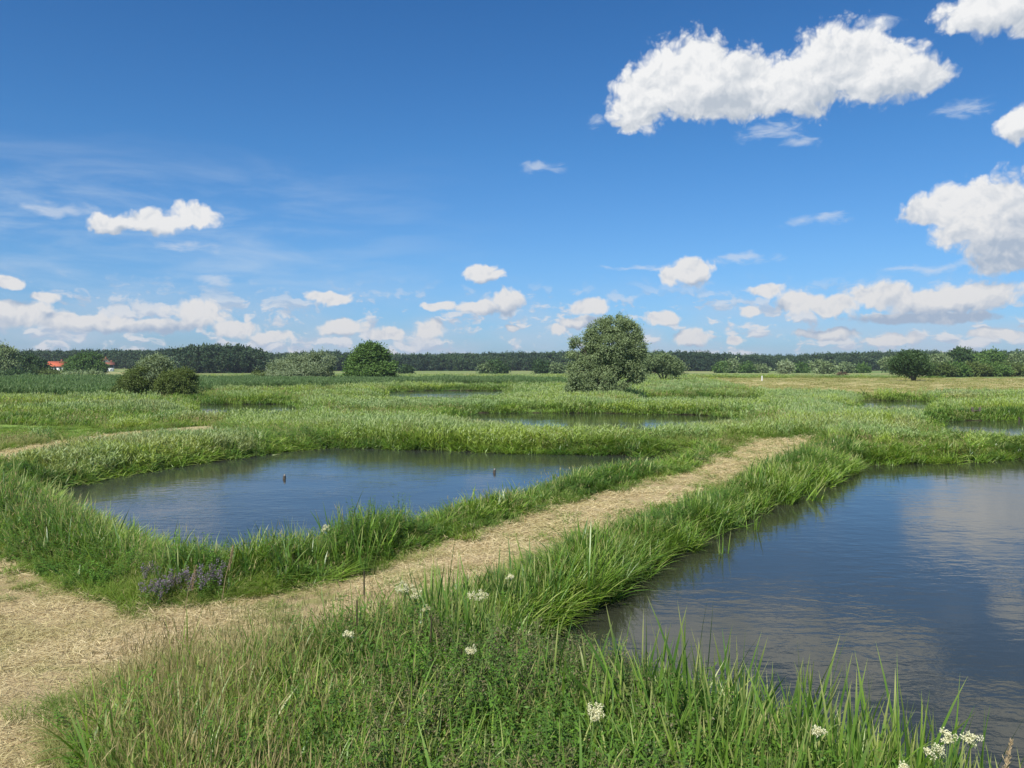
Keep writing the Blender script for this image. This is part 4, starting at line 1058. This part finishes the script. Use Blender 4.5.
# ------------------------------------------------------------------ single plants in the foreground
def meadowsweet(label, px, py, zh, heads=1, size=0.09, seed=0):
    size = size * 1.25
    """stem foot on the ground below the flower head"""
    rng = np.random.default_rng(seed + 700)
    x, y = P(px, py, zh); z0 = gz(x, y); h = zh - z0
    root = link(None, 'meadowsweet', loc=(x, y, z0), label=label, cat='flower', group='meadowsweet flowering on the near bank')
    B = Bag(); tube(B, [(-.06, .03, -.02), (-.03, .01, h * .5), (0, 0, h)], [.005, .004, .0025], 5)
    hp = []
    for k in range(heads + 2):
        c = np.array([rng.normal(0, size * .45), rng.normal(0, size * .45), h + rng.uniform(-.04, .04)]); hp.append(c)
        tube(B, [(-.02, .01, h * .75), c], [.003, .0015], 4)
    link(B.mesh('stem', [M['stem']]), 'stem', root)
    for k in range(4):
        Lf = Bag(); zz = h * (.25 + .17 * k); b = rng.uniform(0, 6.28); ax = np.array([math.cos(b), math.sin(b), .35])
        s_ = np.linspace(.02, .16, 4); pos = np.array([-.04, .02, zz]) + s_[:, None] * ax
        sd = np.cross(ax, [0, 0, 1])
        pos = np.concatenate([pos, pos, [pos[-1]]]); axs = np.concatenate([np.tile(ax + sd * 1.3, (4, 1)), np.tile(ax - sd * 1.3, (4, 1)), [ax]])
        diamonds(Lf, pos, axs, np.tile([0, 0, 1.0], (9, 1)), .055, .024, 0, .5, rng.uniform(0, 1, 9)); link(Lf.mesh('leaf', [M['herb']]), 'leaf', root)
    for c in hp[:heads + 1]:
        Fl = Bag(); n = 420
        g = rng.normal(0, 1, (n, 3)); g /= np.linalg.norm(g, axis=1, keepdims=True); g *= rng.uniform(.2, 1, n)[:, None] ** .6 * .018
        cc = rng.normal(0, 1, (14, 3)); cc /= np.linalg.norm(cc, axis=1, keepdims=True); cc *= rng.uniform(.2, 1, 14)[:, None] * np.array([size * .5, size * .5, size * .36]) * rng.uniform(.6, 1.1)
        g = g + cc[rng.integers(0, 14, n)]
        for e in cc: tube(Fl, [(0, 0, -size * .4) + c, e + c], [.0014, .001], 3, 1)
        diamonds(Fl, c + g, rng.normal(0, 1, (n, 3)), rng.normal(0, 1, (n, 3)), rng.uniform(.007, .012, n), .009, 0, .5, rng.uniform(0, 1, n), .5); link(Fl.mesh('flower_head', [M['cream'], M['stem']]), 'flower_head', root)
for k, a in enumerate([
    ('cream meadowsweet with the widest flower head, beside the dark bulrush stalks', 405, 592, 1.2, 2, .17),
    ('cream meadowsweet with a small round head just below the widest one', 423, 609, 1.15, 0, .10),
    ('cream meadowsweet on the bank below the middle of the path, right of the widest one', 489, 594, 1.2, 1, .15),
    ('small cream meadowsweet sprig, uppermost right of the group', 509, 577, 1.15, 0, .07),
    ('cream meadowsweet leftmost of all, over the dark herbs', 352, 633, 1.15, 0, .11),
    ('cream meadowsweet half hidden in grass below the centre', 464, 650, 1.1, 0, .10),
    ('greenish cream meadowsweet in the grass at the bottom centre', 594, 716, 1.15, 1, .10),
    ('pale meadowsweet in bud among the iris leaves', 810, 719, 1.25, 0, .10),
    ('large bright cream meadowsweet at the bottom right in front of the water', 950, 742, 1.35, 2, .10),
    ('cream meadowsweet cut by the bottom edge, left of the large bright one', 903, 763, 1.3, 0, .08),
    ('small yellowish meadowsweet on the far bank beside the left pond', 330, 529, 1.0, 0, .12)]):
    meadowsweet(*a, seed=k)

def bulrush(label, px, py_top, zh, lean, seed):
    rng = np.random.default_rng(seed)
    x, y = P(px, py_top, zh); z0 = gz(x, y); h = zh - z0
    root = link(None, 'bulrush', loc=(x, y, z0), label=label, cat='bulrush', group='bulrush stalks on the near bank')
    B = Bag(); tube(B, [(-lean, 0, -.02), (-lean * .4, 0, h * .6), (0, 0, h)], [.006, .005, .002], 6); link(B.mesh('stem', [M['stem']]), 'stem', root)
    B = Bag(); tube(B, [(-lean * .15, 0, h - .30), (-lean * .12, 0, h - .28), (-lean * .04, 0, h - .06), (0, 0, h - .04)], [.003, .008, .008, .003], 8); link(B.mesh('seed_head', [M['cattail']], True), 'seed_head', root)
    for k in range(3):
        B = Bag(); blades(B, rng, 1, .01, (h * .6, h * .95), (.010, .014), (.05, .2), (.1, .5), 6, origin=(-lean, 0)); link(B.mesh('leaf', [M['iris']]), 'leaf', root)
bulrush('dark bulrush stalk, the tallest, standing out against the mown path', 364, 566, 1.55, .0, 1)
bulrush('short dark bulrush stalk just left of the tallest one', 357, 595, 1.35, .02, 2)
bulrush('dark bulrush stalk between two cream flower heads', 432, 610, 1.3, .1, 3)

def dry_reed(label, px, py, zh, seed):
    rng = np.random.default_rng(seed)
    x, y = P(px, py, zh); z0 = gz(x, y); h = zh - z0
    root = link(None, 'dry_reed', loc=(x, y, z0), label=label, cat='reed', group='dry reed plumes on the banks')
    B = Bag(); tube(B, [(-.18, 0, -.02), (-.1, 0, h * .55), (0, 0, h)], [.005, .004, .002], 5); link(B.mesh('stem', [M['plume']]), 'stem', root)
    B = Bag(); n = 170; s_ = rng.uniform(0, 1, n); w = .035 * np.sin(pi * np.clip(s_, .05, 1)) + .006
    pos = np.stack([-.055 * (1 - s_) + rng.normal(0, 1, n) * w * .2, rng.normal(0, 1, n) * w * .2, h - .3 * (1 - s_)], 1)
    tube(B, [(-.055, 0, h - .3), (0, 0, h)], [.004, .002], 4)
    ax = rng.normal(0, .35, (n, 3)) + [.25, 0, 1]
    diamonds(B, pos, ax, rng.normal(0, 1, (n, 3)), .03, .007, 0, .5, rng.uniform(0, 1, n)); link(B.mesh('plume', [M['plume']]), 'plume', root)
dry_reed('brown dry reed plume leaning over the purple flowers', 233, 546, 1.25, 11)
dry_reed('thin dry reed stalk left of the purple flowers', 196, 566, 1.05, 12)
dry_reed('small dry grass plume at the bottom right corner', 1011, 742, 1.2, 13)

def iris(label, px, py, zh, n, L, seed, lean=(0.0, .28), wind=0.0):
    rng = np.random.default_rng(seed + 50)
    x, y = P(px, py, zh); z0 = gz(x, y); h = zh - z0
    root = link(None, 'iris_clump', loc=(x, y, z0), label=label, cat='iris', group='iris clumps along the near banks')
    for k in range(n):
        B = Bag(); blades(B, rng, 1, .05, (h * L * .65, h * L * 1.08), (.016, .03), lean, (.0, .35), 8, origin=(0, 0), base_z=-.03, az=rng.uniform(0, 6.28) if wind == 0 else rng.normal(0, .8)); link(B.mesh('leaf', [M['iris']]), 'leaf', root)
for k, a in enumerate([
    ('iris clump at the water edge, leftmost of the row before the right pond', 672, 655, 1.25, 7, 1.0),
    ('iris clump with one broad bright leaf, second of the row before the right pond', 738, 666, 1.35, 6, 1.0),
    ('slim iris clump just right of the one with the broad bright leaf', 760, 676, 1.3, 6, 1.0),
    ('tallest fan of iris leaves at the bottom edge of the right pond', 797, 660, 1.45, 9, 1.0),
    ('low iris clump right of the tallest fan', 845, 706, 1.35, 7, 1.0),
    ('single upright iris blades in front of the dark water', 880, 705, 1.45, 4, 1.0),
    ('iris clump at the bottom right corner of the picture', 990, 735, 1.3, 7, 1.0),
    ('iris clump at the bottom edge left of the large bright meadowsweet', 925, 742, 1.25, 6, 1.0),
    ('tall leaning iris leaves over the corner of the right pond', 638, 606, 1.6, 6, 1.0),
    ('iris fan in the middle of the near bank under the path', 543, 606, 1.5, 8, 1.0),
    ('iris fan at the upper edge of the near bank, against the path', 590, 515, 1.4, 10, 1.0),
    ('iris fan beside the widest meadowsweet head', 420, 580, 1.25, 8, 1.0),
    ('dark iris fan on the far bank in front of the left pond', 268, 516, 1.25, 12, 1.0),
    ('dark iris fan on the far bank just right of the bank corner', 300, 521, 1.2, 10, 1.0),
    ('low iris fan on the far bank above the purple flowers', 205, 532, 1.2, 9, 1.0),
    ('iris fan on the far bank, right of the small yellowish flower', 365, 520, 1.2, 9, 1.0)]):
    iris(*a, k)
